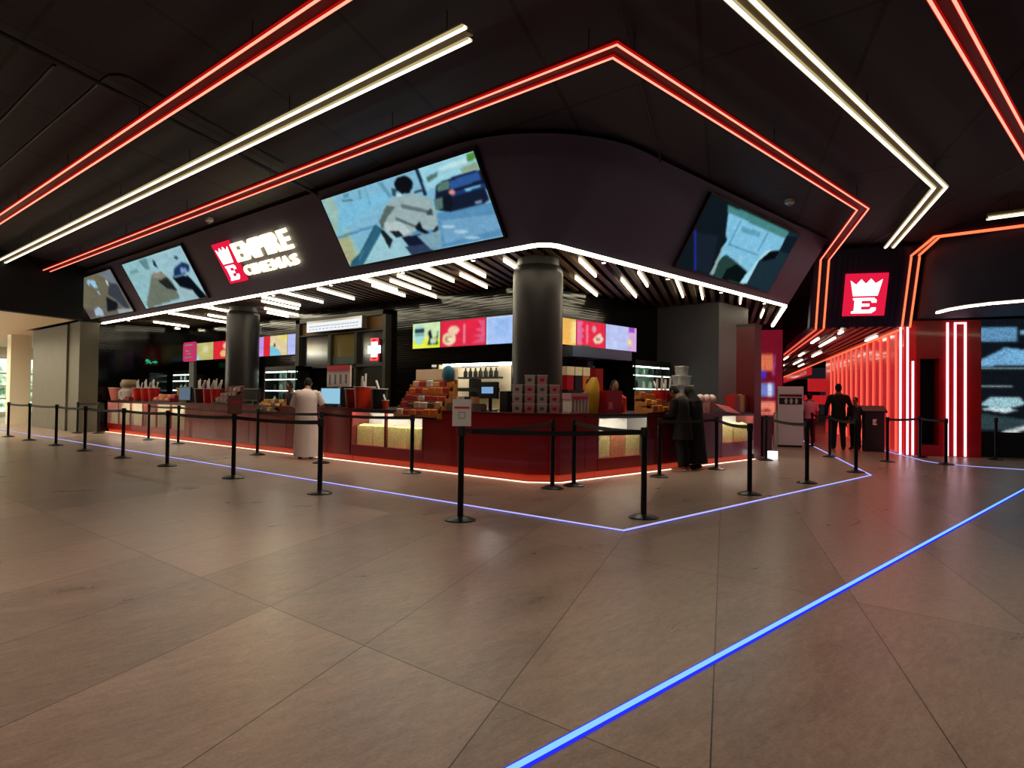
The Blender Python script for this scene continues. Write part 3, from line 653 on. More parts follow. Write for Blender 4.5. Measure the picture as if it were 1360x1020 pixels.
SCENE_A = [
('p',[(0.0,1.0),(0.533,0.996),(0.158,0.167),(0.0,0.0)],(140,185,190)),
('p',[(0.296,0.977),(0.444,0.982),(0.408,0.76),(0.345,0.758)],(95,135,145)),
('p',[(0.065,0.833),(0.215,0.83),(0.198,0.76),(0.065,0.755)],(110,150,150)),
('p',[(0.397,0.663),(0.555,0.656),(0.636,0.429),(0.621,0.079),(0.046,-0.005),(0.052,0.09)],(105,112,100)),
('p',[(0.426,0.678),(0.584,0.596),(0.558,0.506),(0.375,0.582)],(140,130,115)),
('p',[(0.52,0.915),(0.541,0.859),(0.537,0.737),(0.492,0.803)],(25,38,60)),
('p',[(0.434,0.498),(0.585,0.521),(0.651,0.223),(0.504,0.321)],(30,34,34)),
('p',[(0.668,0.492),(0.896,0.461),(1.0,0.0),(0.883,-0.001),(0.857,0.181),(0.728,0.223)],(10,14,22)),
('p',[(0.766,0.653),(0.909,0.718),(0.982,0.644),(0.95,0.537),(0.817,0.489),(0.694,0.508)],(28,48,90)),
('p',[(0.845,0.623),(0.933,0.615),(0.91,0.528),(0.811,0.515)],(120,150,190)),
('p',[(0.839,0.84),(0.911,0.835),(0.871,0.792),(0.827,0.797)],(35,55,75)),
('p',[(0.677,0.315),(0.857,0.181),(0.888,0.01),(0.683,0.009)],(150,180,185)),
]
SCENE_B = [
('p',[(-0.0,1.0),(0.934,0.997),(0.831,0.504),(0.442,0.243),(-0.004,0.319)],(105,100,80)),
('p',[(0.43,0.935),(0.577,0.872),(0.564,0.686),(0.483,0.696),(0.451,0.84),(0.4,0.781),(0.381,0.847)],(150,195,225)),
('p',[(0.497,0.632),(0.542,0.633),(0.531,0.531),(0.494,0.541)],(150,190,215)),
('p',[(0.218,0.899),(0.265,0.899),(0.216,0.793),(0.177,0.804)],(150,150,140)),
('p',[(0.724,0.963),(1.0,1.0),(0.977,0.658),(0.854,0.583),(0.869,0.776)],(110,120,130)),
('p',[(0.793,0.801),(0.833,0.801),(0.81,0.682),(0.777,0.693)],(195,215,230)),
('p',[(0.84,0.729),(0.977,0.658),(0.963,0.024),(0.843,0.174),(0.784,0.34),(0.685,0.487)],(55,60,70)),
('p',[(0.629,0.443),(0.783,0.25),(0.726,0.111),(0.472,0.107)],(22,24,30)),
('p',[(0.156,0.179),(0.34,0.268),(0.388,0.159),(0.356,0.017),(0.168,0.058)],(165,185,205)),
('p',[(-0.025,0.29),(0.203,0.202),(0.158,0.043),(-0.0,0.0)],(95,82,78)),
('p',[(0.702,0.116),(0.985,0.064),(1.0,0.0),(0.693,0.008)],(150,160,165)),
]
# ================================================================== SCREENS AND SIGNS
A30 = R(30); S3 = math.cos(A30)
UL, RL, NL = Vector((-0.5, 0, S3)), Vector((0, -1, 0)), Vector((-S3, 0, -0.5))      # left fascia face
UR, RR, NR = Vector((0, -0.5, S3)), Vector((1, 0, 0)), Vector((0, -S3, -0.5))       # right fascia face
def on_left(y, z, off=0.0): s = (z-3.65)/S3; return Vector((8.05, y, 3.65))+UL*s+NL*off
def on_right(x, z, off=0.0): s = (z-3.65)/S3; return Vector((x, 6.8, 3.65))+UR*s+NR*off
def tv(label, o, rt, u, nrm, w, h, img, m=SCREEN, name='advert_screen', fr=0.04, dp=0.06, cat='screen'):
    o = Vector(o); t = thing(name, label, cat, tuple(o))
    f = MB().obox(o-rt*fr-u*fr-nrm*dp*0.4, rt*(w+2*fr), u*(h+2*fr), nrm*(dp*0.4+dp*0.55))
    f.build('bezel', BLACK, t, smooth=False)
    display('display', o+nrm*(dp*0.55+0.002), rt, u, w, h, img, m, t)
    return t
H4 = (4.975-3.825)/S3
tv('largest screen left of the canopy corner, showing a rider on a motorbike beside a car', on_left(11.62, 3.825, 0.035), RL, UL, NL, 4.07, H4, paint(200, 84, (125,180,205), BIKE, 0.03))
tv('screen left of the crown sign, showing a blurred grey street scene', on_left(21.9, 3.80, 0.035), RL, UL, NL, 4.0, (4.985-3.80)/S3, paint(110, 46, (150,190,200), SCENE_A, 0.03))
tv('leftmost screen at the far end of the canopy, showing a brown interior scene', on_left(26.75, 3.81, 0.035), RL, UL, NL, 3.85, (4.97-3.81)/S3, paint(90, 40, (100,98,88), SCENE_B, 0.03))
tv('screen on the right canopy face, showing a pale blue car cabin view', on_right(11.56, 3.80, 0.035), RR, UR, NR, 4.02, (4.985-3.80)/S3, paint(160, 68, (16,26,32), CABIN, 0.03))
CROWN = [(.21,.49),(.125,.86),(.265,.76),(.375,.885),(.49,.775),(.60,.895),(.715,.78),(.87,.875),(.79,.49)]
EGL = [(.20,.07),(.68,.07),(.78,.14),(.78,.205),(.67,.205),(.63,.155),(.43,.155),(.43,.235),(.62,.235),(.62,.30),(.43,.30),(.43,.375),(.64,.375),(.67,.325),(.78,.325),(.78,.39),(.72,.44),(.22,.44),(.22,.40),(.26,.38),(.26,.13),(.20,.11)]
def crown_sign(label, o, rt, u, nrm, w, h):
    o = Vector(o); t = thing('crown_sign', label, 'sign', tuple(o))
    MB().obox(o, rt*w, u*h, nrm*0.06).build('panel', SIGNRED, t, smooth=False)
    for nm, poly in (('crown_emblem', CROWN), ('letter', EGL)):
        MB().plate([o+rt*(w*a)+u*(h*b)+nrm*0.061 for a, b in poly], nrm, 0.02).build(nm, SIGNWHITE, t, smooth=False)
    return t
crown_sign('red sign panel with white crown and letter E beside the glowing cinema name', on_left(16.45, 3.965, 0.0), RL, UL, NL, 0.80, (4.805-3.965)/S3)
PN = Vector(HL(0, 0, 1))-Vector(HL(0, 0, 0)); PN.normalize()
crown_sign('red sign panel with white crown and letter E on the dark portal header', Vector(HL(-2.87, 0.34, 0.0))+PN*0.03, rt, up, PN, 0.97, 1.12)
def spell(word, widths, o, r_, u_, w, h, bold, gap=0.10):
    s_ = w/(sum(widths)+gap*(len(word)-1)); x = 0.0
    for ch, wd_ in zip(word, widths):
        q = MB(); place_text(q, ch, Vector(o)+r_*x, r_, u_, wd_*s_, h, 0.06, bold); q.build('letter', SIGNWARM, t, smooth=False); x += (wd_+gap)*s_
t = thing('cinema_name_sign', 'glowing warm white letters EMPIRE CINEMAS on the left canopy face', 'sign', tuple(on_left(15.6, 4.05)))
spell('EMPIRE', [0.86,1.25,0.88,0.44,0.95,0.86], on_left(15.58, 4.35, 0.03), RL, UL, 2.38, 0.43, 0.028)
spell('CINEMAS', [0.9,0.42,1.0,0.85,1.2,1.0,0.85], on_left(15.50, 4.055, 0.03), RL, UL, 2.27, 0.235, 0.02, 0.22)
# menu boards
YG = [('p', rect(0.02,0.0,1,0.35), (228,236,70)), ('p', [(0,0.35),(0.5,0.5),(1,0.35),(1,1),(0,1)], (206,232,180)), ('p', circ(0.24,0.55,0.2,0.42), (168,220,212)), ('p', rect(0.07,0.62,0.42,0.78), (40,60,60)), ('p', rect(0.08,0.50,0.42,0.60), (120,160,160)),
      ('p', [(0.55,0.12),(0.62,0.4),(0.56,0.62),(0.66,0.72),(0.72,0.4),(0.72,0.12)], (20,30,34)), ('p', [(0.74,0.12),(0.80,0.45),(0.86,0.2),(0.9,0.6),(0.95,0.66),(0.9,0.3),(0.95,0.14)], (34,60,52)), ('p', rect(0.66,0.18,0.84,0.36), (190,215,190))]
RDM = [('p', rect(0.52,0.1,0.56,0.85), (236,130,150)), ('p', [(0.72,0.1),(0.98,0.08),(0.98,0.92),(0.84,0.9),(0.92,0.62),(0.76,0.6),(0.94,0.44),(0.74,0.36),(0.9,0.26)], (226,90,130)), ('p', circ(0.2,0.3,0.16,0.26), (240,214,176)), ('p', circ(0.3,0.62,0.13,0.18), (244,200,170)), ('p', circ(0.18,0.3,0.09,0.14), (180,150,110)), ('p', circ(0.22,0.28,0.05,0.08), (240,230,200)), ('p', rect(0.06,0.44,0.34,0.5), (236,190,170))]
BLM = [('p', rect(0.3,0.3,0.7,0.9), (150,186,236)), ('p', rect(0,0.0,0.03,1), (196,214,246)), ('p', rect(0,0.94,1,1), (200,216,246))]
RDR = [('p', [(0.03,0.05),(0.2,0.05),(0.16,0.3),(0.26,0.4),(0.16,0.5),(0.28,0.62),(0.16,0.74),(0.22,0.95),(0.03,0.95)], (226,110,160)), ('p', rect(0.33,0.12,0.40,0.86), (236,120,150)), ('p', circ(0.6,0.72,0.08,0.14), (220,150,160)), ('p', [(0.55,0.3),(0.66,0.14),(0.86,0.2),(0.95,0.36),(0.82,0.6),(0.68,0.48)], (240,216,190)), ('p', [(0.66,0.3),(0.80,0.28),(0.82,0.36),(0.68,0.40)], (150,110,90))]
BLR = [('p', rect(0.72,0,1,1), (214,170,226)), ('p', rect(0.74,0.80,0.94,0.98), (150,80,190)), ('p', circ(0.78,0.36,0.09,0.16), (226,200,140)), ('p', circ(0.78,0.36,0.05,0.09), (240,226,170)), ('p', circ(0.3,0.25,0.08,0.12), (196,214,246))]
XM, YM = 10.93, 9.63
def menu_l(label, y0, y1, z0, z1, bg, sh, nx=40): tv(label, (XM, y0, z0), RL, Vector((0,0,1)), Vector((-1,0,0)), y0-y1, z1-z0, paint(nx, 24, bg, sh, 0.02), MENU, 'menu_screen', 0.012, 0.05)
def menu_r(label, x0, x1, z0, z1, bg, sh, nx=40): tv(label, (x0, YM, z0), RR, Vector((0,0,1)), Vector((0,-1,0)), x1-x0, z1-z0, paint(nx, 24, bg, sh, 0.02), MENU, 'menu_screen', 0.012, 0.05)
menu_l('yellow and green menu screen, leftmost of the row left of the corner column', 13.39, 12.41, 2.46, 3.05, (226,232,130), YG)
menu_l('red menu screen with pale food, middle of the row left of the corner column', 12.39, 10.92, 2.46, 3.05, (226,40,70), RDM, 60)
menu_l('pale blue menu screen, against the left side of the corner column', 10.90, 9.95, 2.46, 3.05, (166,196,246), BLM, 30)
menu_r('orange menu screen mostly behind the corner column', 11.3, 12.38, 2.48, 3.05, (240,180,90), [('p', rect(0.85,0.1,1,0.9), (250,226,150))], 20)
menu_r('red menu screen with pale food, right of the corner column', 12.40, 13.48, 2.48, 3.05, (232,44,70), RDR, 50)
menu_r('lilac blue menu screen, rightmost of the row right of the corner column', 13.50, 14.78, 2.48, 3.05, (186,196,240), BLR, 46)
G2 = [('p', circ(0.25,0.6,0.2,0.36), (180,176,110)), ('p', circ(0.7,0.6,0.2,0.38), (196,190,120)), ('p', circ(0.7,0.62,0.11,0.2), (216,212,160)), ('p', rect(0,0,0.48,0.3), (150,200,226))]
menu_l('yellow green menu screen at the far left end of the menu row', 26.15, 24.1, 2.5, 3.1, (190,182,110), G2)
menu_l('red menu screen against the left side of the left column', 24.08, 22.2, 2.5, 3.1, (220,40,54), [('p', circ(0.5,0.72,0.14,0.2), (240,200,170)), ('p', circ(0.4,0.3,0.14,0.2), (230,190,120)), ('p', circ(0.7,0.25,0.1,0.16), (236,220,200))])
menu_l('lilac menu screen right of the left column', 21.1, 20.62, 2.5, 3.1, (196,150,226), [('p', rect(0,0,0.3,1), (214,180,236))], 12)
menu_l('narrow red menu screen right of the left column', 20.60, 20.25, 2.5, 3.1, (226,40,54), [], 10)
menu_l('sand and blue menu screen right of the left column', 20.23, 19.22, 2.5, 3.1, (226,206,160), [('p', [(0,0),(0.7,0),(0.5,0.3),(0.1,0.5),(0,0.45)], (120,196,222)), ('p', [(0.2,0.45),(0.28,0.66),(0.34,0.45)], (30,40,60)), ('p', rect(0.55,0.75,1,1), (226,216,110))])
menu_l('lilac blue menu screen beside the ticket booth', 19.20, 18.72, 2.5, 3.1, (180,190,240), [], 12)
# video wall at the far right
VW = [('p', rect(0,0.80,0.28,0.93), (90,140,176)), ('p', [(0,0.62),(0.2,0.75),(0.5,0.70),(0.9,0.66),(1,0.72),(1,0.58),(0.5,0.60),(0,0.58)], (110,166,206)), ('p', [(0.2,0.78),(0.6,0.66),(0.8,0.67),(0.4,0.78)], (10,14,20)), ('p', rect(0.3,0.86,0.42,0.90), (130,170,196)), ('p', rect(0.55,0.80,0.7,0.82), (150,190,210)), ('p', rect(0.0,0.565,1,0.575), (170,200,214)),
      ('p', rect(0.02,0.405,0.25,0.415), (190,210,214)), ('p', [(0.02,0.24),(0.1,0.31),(0.3,0.31),(0.34,0.25),(0.2,0.2)], (150,190,200)), ('p', [(0.36,0.25),(0.42,0.31),(0.8,0.31),(1,0.26),(1,0.2),(0.5,0.22)], (140,180,214)), ('p', [(0.02,0.2),(0.2,0.17),(0.3,0.2),(0.1,0.22)], (196,214,220)), ('p', [(0,0.17),(0.3,0.12),(1,0.16),(1,0.02),(0,0.02)], (44,62,66)),
      ('p', [(0.16,0.0),(1,0.3),(1,0.27),(0.22,-0.02)], (196,204,204)), ('p', [(0.3,0.0),(0.7,0.13),(1,0.2),(1,0.0)], (16,20,24)), ('p', circ(0.75,0.08,0.09,0.05), (190,214,224))]
vt = tv('large video wall with a dark blue wet rock picture at the right edge of the photo', CP(20.75, -6.12, 0.62), Vector((CY, -CX, 0)), Vector((0, 0, 1)), Vector((-CX, -CY, 0)), 3.2, 2.85, paint(96, 100, (14,20,26), [(k_, [(min(1.2, a_), b_) for a_, b_ in p_], c_) for k_, p_, c_ in VW], 0.12), name='video_wall')
MB().obox(CP(20.6, -9.4, 0), Vector((CX, CY, 0))*0.4, Vector((-CY, CX, 0))*3.3, (0, 0, 0.55)).build('plinth', BLACK, vt, smooth=False)
# corridor poster
PO = [('p', rect(0,0.55,0.62,0.74), (214,110,74)), ('p', rect(0.30,0.55,0.33,0.74), (190,86,60)), ('p', rect(0,0.46,0.36,0.55), (70,44,190)), ('p', rect(0,0.26,0.7,0.42), (110,120,190)), ('p', rect(0.45,0.26,0.6,0.42), (200,214,240)), ('p', rect(0,0.06,0.75,0.22), (226,130,104)), ('p', [(0.1,0.12),(0.5,0.13),(0.6,0.10),(0.1,0.09)], (130,40,40)), ('p', [(0.6,0.5),(0.68,0.72),(0.75,0.76),(0.7,0.5)], (150,60,130))]
tv('tall backlit film poster in orange and blue on the red wall left of the corridor', CP(29.9, -1.22, 0.55), Vector((CY, -CX, 0)), Vector((0, 0, 1)), Vector((-CX, -CY, 0)), 0.95, 3.6, paint(30, 60, (110,16,34), PO, 0.06), name='backlit_poster', cat='poster')
# green exit sign
t = thing('exit_sign', 'small green lit exit sign on the dark end wall', 'sign', (9.7, 26.25, 2.4))
MB().box((9.46, 26.24, 2.31), (9.92, 26.31, 2.53)).build('housing', BLACK, t, smooth=False)
eg = MB(); P2 = lambda pts: [(9.48+0.42*a, 26.238, 2.33+0.18*b) for a, b in pts]
for poly in ([(0.05,0.9),(0.2,0.95),(0.3,0.7),(0.42,0.62),(0.38,0.5),(0.2,0.55),(0.1,0.4),(0.0,0.45)], [(0.25,0.5),(0.5,0.35),(0.45,0.05),(0.36,0.05),(0.36,0.28),(0.15,0.1),(0.05,0.12)], [(0.55,0.3),(0.75,0.3),(0.75,0.1),(1.0,0.42),(0.75,0.75),(0.75,0.55),(0.55,0.55)]):
    eg.plate(P2(poly), (0, -1, 0), 0.004)
eg.build('pictogram', EXITG, t, smooth=False)
# ================================================================== BOOTH WINDOW, NICHE, COOLERS
OLIVE = mat('booth_frame_olive', (62,60,50), 0.45)
t = thing('ticket_booth', 'dark framed glazed booth front in the back wall under a white sign', 'booth', (10.9, 16.5, 0))
b = MB(); b.box((10.82, 18.42, 0), (11, 18.62, 3.48)); b.box((10.82, 14.36, 0), (11, 14.48, 3.48)); b.box((10.82, 14.36, 3.36), (11, 18.62, 3.48))
b.box((10.84, 14.48, 2.98), (11, 18.42, 3.02)); b.box((10.84, 14.48, 2.07), (11, 18.42, 2.14)); b.box((10.84, 16.82, 0), (11, 16.96, 2.98)); b.box((10.84, 15.62, 0), (11, 15.72, 2.98)); b.box((10.84, 14.48, 0), (11, 18.42, 0.9))
b.build('frame', OLIVE, t, smooth=False)
MB().box((10.93, 14.48, 3.02), (10.99, 18.42, 3.36)).build('header_panel', C('tan_panel', (150,110,60), 0.5), t, smooth=False)
for y0, y1, z0, z1, c, nm in [(18.42, 16.96, 2.14, 2.98, (52,56,66), 'pane_blue'), (16.82, 15.72, 2.14, 2.98, (150,132,78), 'pane_olive'), (15.62, 14.48, 2.14, 2.98, (58,60,66), 'pane_grey'), (18.42, 16.96, 0.9, 2.07, (14,14,14), 'pane_black'), (16.82, 15.72, 0.9, 2.07, (40,40,34), 'pane_dark'), (15.62, 14.48, 0.9, 2.07, (56,56,50), 'pane_dim')]:
    MB().box((10.95, y1, z0), (10.98, y0, z1)).build('window_pane', C(nm, c, 0.12), t, smooth=False)
MB().box((10.90, 15.75, 2.16), (10.95, 16.8, 2.36)).build('counter_shade', C('booth_shade', (96,112,104), 0.5), t, smooth=False)
t = thing('booth_sign', 'long white illuminated sign with thin dark lettering over the booth', 'sign', (10.8, 16.4, 3.0))
MB().box((10.66, 15.14, 3.05), (10.82, 17.76, 3.36)).build('housing', STEEL, t, smooth=False)
MB().box((10.65, 15.16, 3.06), (10.66, 17.74, 3.30)).build('lit_face', emit('sign_face_white', (0.93, 0.96, 1.0), 0.95), t, smooth=False)
rnd = random.Random(5); y = 17.6
while y > 15.35:
    wd = rnd.uniform(0.05, 0.16); MB().box((10.646, y-wd, 3.197), (10.65, y, 3.209)).build('printed_stroke', C('ink', (30,34,44)), t, smooth=False); MB().box((10.646, y-wd*0.7, 3.12), (10.65, y, 3.132)).build('printed_stroke', C('ink', (30,34,44)), t, smooth=False)
    y -= wd+0.03
t = thing('cross_sign', 'bright white cross shaped light with red ends in the booth window', 'sign', (10.78, 14.77, 2.2))
MB().box((10.80, 14.60, 2.20), (10.84, 14.94, 2.77)).build('housing', LABELRED, t, smooth=False)
cr = MB(); cr.box((10.77, 14.52, 2.39), (10.80, 15.02, 2.58)); cr.box((10.77, 14.66, 2.30), (10.80, 14.88, 2.68)); cr.build('cross_light', emit('cross_white', (1, 0.97, 1), 2.6), t, smooth=False)
for z in (2.685, 2.21):
    rd = MB(); rd.box((10.772, 14.62, z), (10.80, 14.66, z+0.08)); rd.box((10.772, 14.88, z), (10.80, 14.92, z+0.08)); rd.box((10.772, 14.62, z+(0.06 if z > 2.5 else 0)), (10.80, 14.92, z+(0.09 if z > 2.5 else 0.03)))
    rd.build('end_outline', MATS.get('cross_red') or emit('cross_red', (1.3, 0.1, 0.12), 1.2), t, smooth=False)
n_ = MB(); n_.box((11.68, 10.24, 1.0), (11.72, 12.8, 2.1)); n_.box((11.2, 10.22, 1.0), (11.7, 10.26, 2.1)); n_.box((11.2, 12.78, 1.0), (11.7, 12.82, 2.1)); n_.box((11.2, 10.24, 2.07), (11.7, 12.8, 2.1)); n_.box((11.2, 10.24, 1.03), (11.7, 12.8, 1.06))
struct(n_.build('wall_niche', CREAM, smooth=False))
t = thing('niche_light', 'light strip inside the bright cream prep niche', 'light', (11.25, 11.5, 2.0))
MB().box((11.22, 10.4, 2.03), (11.28, 12.65, 2.065)).build('light_strip', NICHELED, t, smooth=False)
t = thing('bottle_rack', 'black bottle shelf on brackets across the bright niche', 'shelf', (11.4, 11.5, 1.5))
MB().box((11.28, 10.95, 1.74), (11.5, 12.2, 1.78)).box((11.3, 10.95, 2.0), (11.34, 12.1, 2.03)).build('upper_shelf', BLACK, t, smooth=False)
MB().box((11.28, 11.05, 1.45), (11.5, 12.2, 1.53)).build('lower_shelf', BLACK, t, smooth=False)
MB().box((11.4, 11.82, 1.3), (11.68, 11.94, 1.74)).build('bracket', BLACK, t, smooth=False)
for i in range(7):
    y = 12.05-i*0.165
    o = MB().loft([(11.39, y, 1.78, 0.05, 0.05), (11.39, y, 1.90, 0.05, 0.05), (11.39, y, 1.94, 0.02, 0.02), (11.39, y, 1.99, 0.02, 0.02)], 10).build('bottle', C('bottle_dark', (40,38,34), 0.25))
    tag(o, 'dark bottle on the rack in the bright niche, %s from the left' % ORD[i], 'bottle', 'bottles in the niche')
def cooler(label, o, rt, dpt, w, z0, z1, glow, bg, short):
    """open fronted lit cooler: o is the lower front left corner, rt along the front, dpt into it"""
    o, rt, dpt = Vector(o), Vector(rt), Vector(dpt); t = thing('display_cooler', label, 'cooler', tuple(o)); h = z1-z0; Z = Vector((0, 0, 1))
    c = MB(); D = dpt*0.5; c.obox(o, rt*0.04, D, Z*h); c.obox(o+rt*(w-0.04), rt*0.04, D, Z*h); c.obox(o+Z*(h-0.14), rt*w, D, Z*0.14); c.obox(o, rt*w, D, Z*0.05); c.obox(o+rt*(w*0.72), rt*0.03, D*0.2, Z*h); c.build('cabinet', BLACK, t, smooth=False)
    MB().obox(o+dpt*0.44, rt*w, dpt*0.05, Z*h).build('back_panel', C('cooler_'+label[:8], bg, 0.5), t, smooth=False)
    for f in (0.36, 0.66):
        MB().obox(o+Z*(h*f), rt*w, dpt*0.4, Z*0.02).build('shelf', WHITE, t, smooth=False)
        MB().obox(o+Z*(h*f-0.02)+dpt*0.01, rt*w, dpt*0.02, Z*0.02).build('shelf_light', glow, t, smooth=False)
    MB().obox(o+Z*(h-0.17)+dpt*0.02, rt*w, dpt*0.03, Z*0.03).build('shelf_light', glow, t, smooth=False)
    rn = random.Random(len(label))
    for s_, f in enumerate((0.05/h, 0.36+0.02/h, 0.66+0.02/h)):
        for i in range(5):
            q = o+rt*(w*(0.1+0.19*i))+dpt*0.25+Z*(h*f)
            c_ = rn.choice([(190,220,200), (60,80,70), (206,212,206), (150,190,170), (40,50,46)])
            b = MB().loft([(q.x, q.y, q.z, 0.045, 0.045), (q.x, q.y, q.z+0.12, 0.045, 0.045), (q.x, q.y, q.z+0.15, 0.02, 0.02), (q.x, q.y, q.z+0.18, 0.02, 0.02)], 8).build('bottle', C('drink_%d_%d_%d' % c_, c_, 0.3))
            tag(b, 'bottle in the %s, %s shelf, %s from left' % (short, ('lowest', 'middle', 'top')[s_], ORD[i]), 'bottle', 'bottles in the '+short)
    return t
cooler('lit cooler right of the left column, pale green shelves', (10.35, 19.5, 1.05), (0, -1, 0), (1, 0, 0), 1.75, 1.05, 2.12, COOLERLED, (150,176,160), 'pale green cooler')
cooler('lit cooler at the far left end, white shelves', (10.35, 26.1, 1.05), (0, -1, 0), (1, 0, 0), 1.7, 1.05, 2.12, COOLERLED, (190,206,200), 'far left white cooler')
cooler('lit cooler behind the right counter, mint shelves', (13.95, 9.1, 1.2), (1, 0, 0), (0, 1, 0), 1.6, 1.2, 2.24, COOLERLED, (140,170,156), 'mint cooler at right')
for lb, a, b_ in [('low black back counter along the left kitchen wall below the niche', (10.35, 9.75, 0), (10.98, 14.3, 1.05)), ('low black back counter along the left kitchen wall below the coolers', (10.35, 18.7, 0), (10.98, 26.2, 1.05)), ('low black back counter along the right kitchen wall', (11.1, 9.05, 0), (15.8, 9.68, 1.05))]:
    t = thing('back_counter', lb, 'counter', ((a[0]+b_[0])/2, (a[1]+b_[1])/2, 0))
    MB().box(a, (b_[0], b_[1], 1.01)).build('cabinet', BLACK, t, smooth=False); MB().box((a[0]-0.01, a[1], 1.01), b_).build('worktop', STEEL, t, smooth=False)
MB_ = MB().box((11.7, 9.15, 2.2), (13.9, 9.68, 2.42))
t = thing('extractor_hood', 'steel extractor hood under the right menu screens', 'hood', (12.8, 9.4, 2.2)); MB_.build('hood_shell', C('hood_blue_steel', (120,140,170), 0.35, metal=0.9), t, smooth=False)
MB().box((12.2, 9.3, 2.42), (12.5, 9.68, 2.47)).build('duct_collar', STEEL, t, smooth=False)
# juice dispenser on the back counter
t = thing('juice_dispenser', 'three tank juice dispenser with red, dark and orange juice right of the column', 'drink dispenser', (11.9, 9.3, 1.05))
MB().box((11.5, 9.12, 1.05), (12.3, 9.5, 1.5)).build('base', BLACK, t, smooth=False)
for i, c in enumerate([(170,24,30), (40,30,40), (220,110,40)]):
    x = 11.63+i*0.27
    tk = MB().box((x-0.11, 9.15, 1.5), (x+0.11, 9.4, 1.92)).build('tank', C('juice%d' % i, c, 0.2), t, smooth=False)
    MB().box((x-0.12, 9.14, 1.80), (x+0.12, 9.42, 1.98)).build('lid', C('juice_lid', (240,226,190), 0.4), tk, smooth=False)
# ================================================================== THE COUNTER
def unit_l(label, y0, y1, seams=2, zt=1.06):
    t = thing('counter_unit', label, 'counter', (8.5, (y0+y1)/2, 0)); g = 0.004
    MB().box((8.36, y0+g, 0), (8.72, y1-g, 0.12)).build('kick_plinth', KICKGLOW, t, smooth=False)
    MB().box((8.315, y0+g, 0.12), (8.75, y1-g, zt-0.04)).build('body', REDDARK, t, smooth=False)
    for i in range(seams):
        a = y0+g+(y1-y0-2*g)*i/seams; b = y0+g+(y1-y0-2*g)*(i+1)/seams
        MB().box((8.30, a+0.006, 0.15), (8.315, b-0.006, zt-0.05)).build('front_panel', RED, t, smooth=False)
    MB().box((8.28, y0+g, zt-0.04), (8.78, y1-g, zt)).build('worktop', REDDARK, t, smooth=False)
    return t
unit_l('plain red counter unit left of the left column', 17.2, 20.0, 3)
unit_l('plain red counter unit in front of the left column', 14.6, 17.2, 3)
unit_l('plain red counter unit where the customer in white stands', 12.12, 14.6, 3)
def case(label, short, o, rt, dp, w, bins, frame_m, z0=0.34, z1=1.02, mull=1, panel=WHITE, cols=None):
    """counter display case: red base, lit box with glass front; o lower front left corner on the floor"""
    o, rt, dp = Vector(o), Vector(rt), Vector(dp); Z = Vector((0, 0, 1)); t = thing('display_case', label, 'display case', tuple(o+rt*(w/2)+dp*0.2))
    MB().obox(o+dp*0.06+rt*0.004, rt*(w-0.008), dp*0.36, Z*0.12).build('kick_plinth', KICKGLOW, t, smooth=False)
    MB().obox(o+Z*0.12+rt*0.004, rt*(w-0.008), dp*0.45, Z*(z0-0.12)).build('base', RED, t, smooth=False)
    MB().obox(o+dp*0.42+Z*z0, rt*w, dp*0.02, Z*(z1-z0)).build('back_panel', panel, t, smooth=False)
    f = MB(); f.obox(o+Z*z0+rt*0.004, rt*0.03, dp*0.44, Z*(z1-z0)); f.obox(o+Z*z0+rt*(w-0.034), rt*0.03, dp*0.44, Z*(z1-z0)); f.obox(o+Z*(z1-0.035)+rt*0.034, rt*(w-0.068), dp*0.01, Z*0.035)
    for i in range(1, mull+1): f.obox(o+Z*z0+rt*(w*i/(mull+1)-0.025), rt*0.05, dp*0.05, Z*(z1-z0))
    f.build('frame', frame_m, t, smooth=False)
    MB().obox(o+Z*(z0+0.005)+dp*0.012+rt*0.034, rt*(w-0.068), dp*0.006, Z*(z1-z0-0.02)).build('glass', GLASS, t, smooth=False)
    MB().obox(o-dp*0.02+Z*z1+rt*0.004, rt*(w-0.008), dp*0.5, Z*0.04).build('worktop', BLACK, t, smooth=False)
    MB().obox(o+dp*0.035+Z*(z1-0.014)+rt*0.05, rt*(w-0.1), dp*0.04, Z*0.012).build('light_strip', CASELED, t, smooth=False)
    rn = random.Random(int(w*100))
    for i in range(bins):
        a = o+rt*(0.06+(w-0.12)*i/bins)+Z*z0; bw = (w-0.12)/bins-0.03; hh = 0.38
        vs = []; fs = []; nx, ny = 12, 6
        for j in range(ny+1):
            for k_ in range(nx+1):
                e = 0.03*(1-abs(2*j/ny-1))+rn.uniform(-0.012, 0.012); vs.append(a+rt*(bw*k_/nx)+dp*(0.11+0.28*j/ny)+Z*(hh+e))
        for j in range(ny):
            for k_ in range(nx): q = j*(nx+1)+k_; fs.append((q, q+1, q+nx+2, q+nx+1))
        m_ = MB().add(vs, fs); m_.obox(a+dp*0.11, rt*bw, dp*0.28, Z*(hh-0.005))
        c_ = POPCORN if not cols else C('popcorn_%d_%d_%d' % cols[i], cols[i], 0.8, noise=0.22, scale=28, bump=0.6)
        tag(m_.build('popcorn', c_), 'popcorn heap in the %s, %s bin from left' % (short, ORD[i]), 'popcorn', None, 'stuff')
    return t
case('lit popcorn case left of the corner, two panes', 'lit case left of the corner', (8.3, 12.10, 0), (0, -1, 0), (1, 0, 0), 2.24, 4, REDDARK)
case('lit popcorn case right of the corner, one wide pane', 'lit case right of the corner', (9.62, 6.98, 0), (1, 0, 0), (0, 1, 0), 1.52, 3, STEEL, z0=0.32, mull=0, cols=[(244,226,150), (222,140,90), (244,226,150)])
case('small lit popcorn case at the right end of the counter', 'small case at the right end', (14.03, 6.98, 0), (1, 0, 0), (0, 1, 0), 1.58, 2, REDDARK, z0=0.42, mull=0)
CREAMP = C('case_cream_panel', (196,184,150), 0.5)
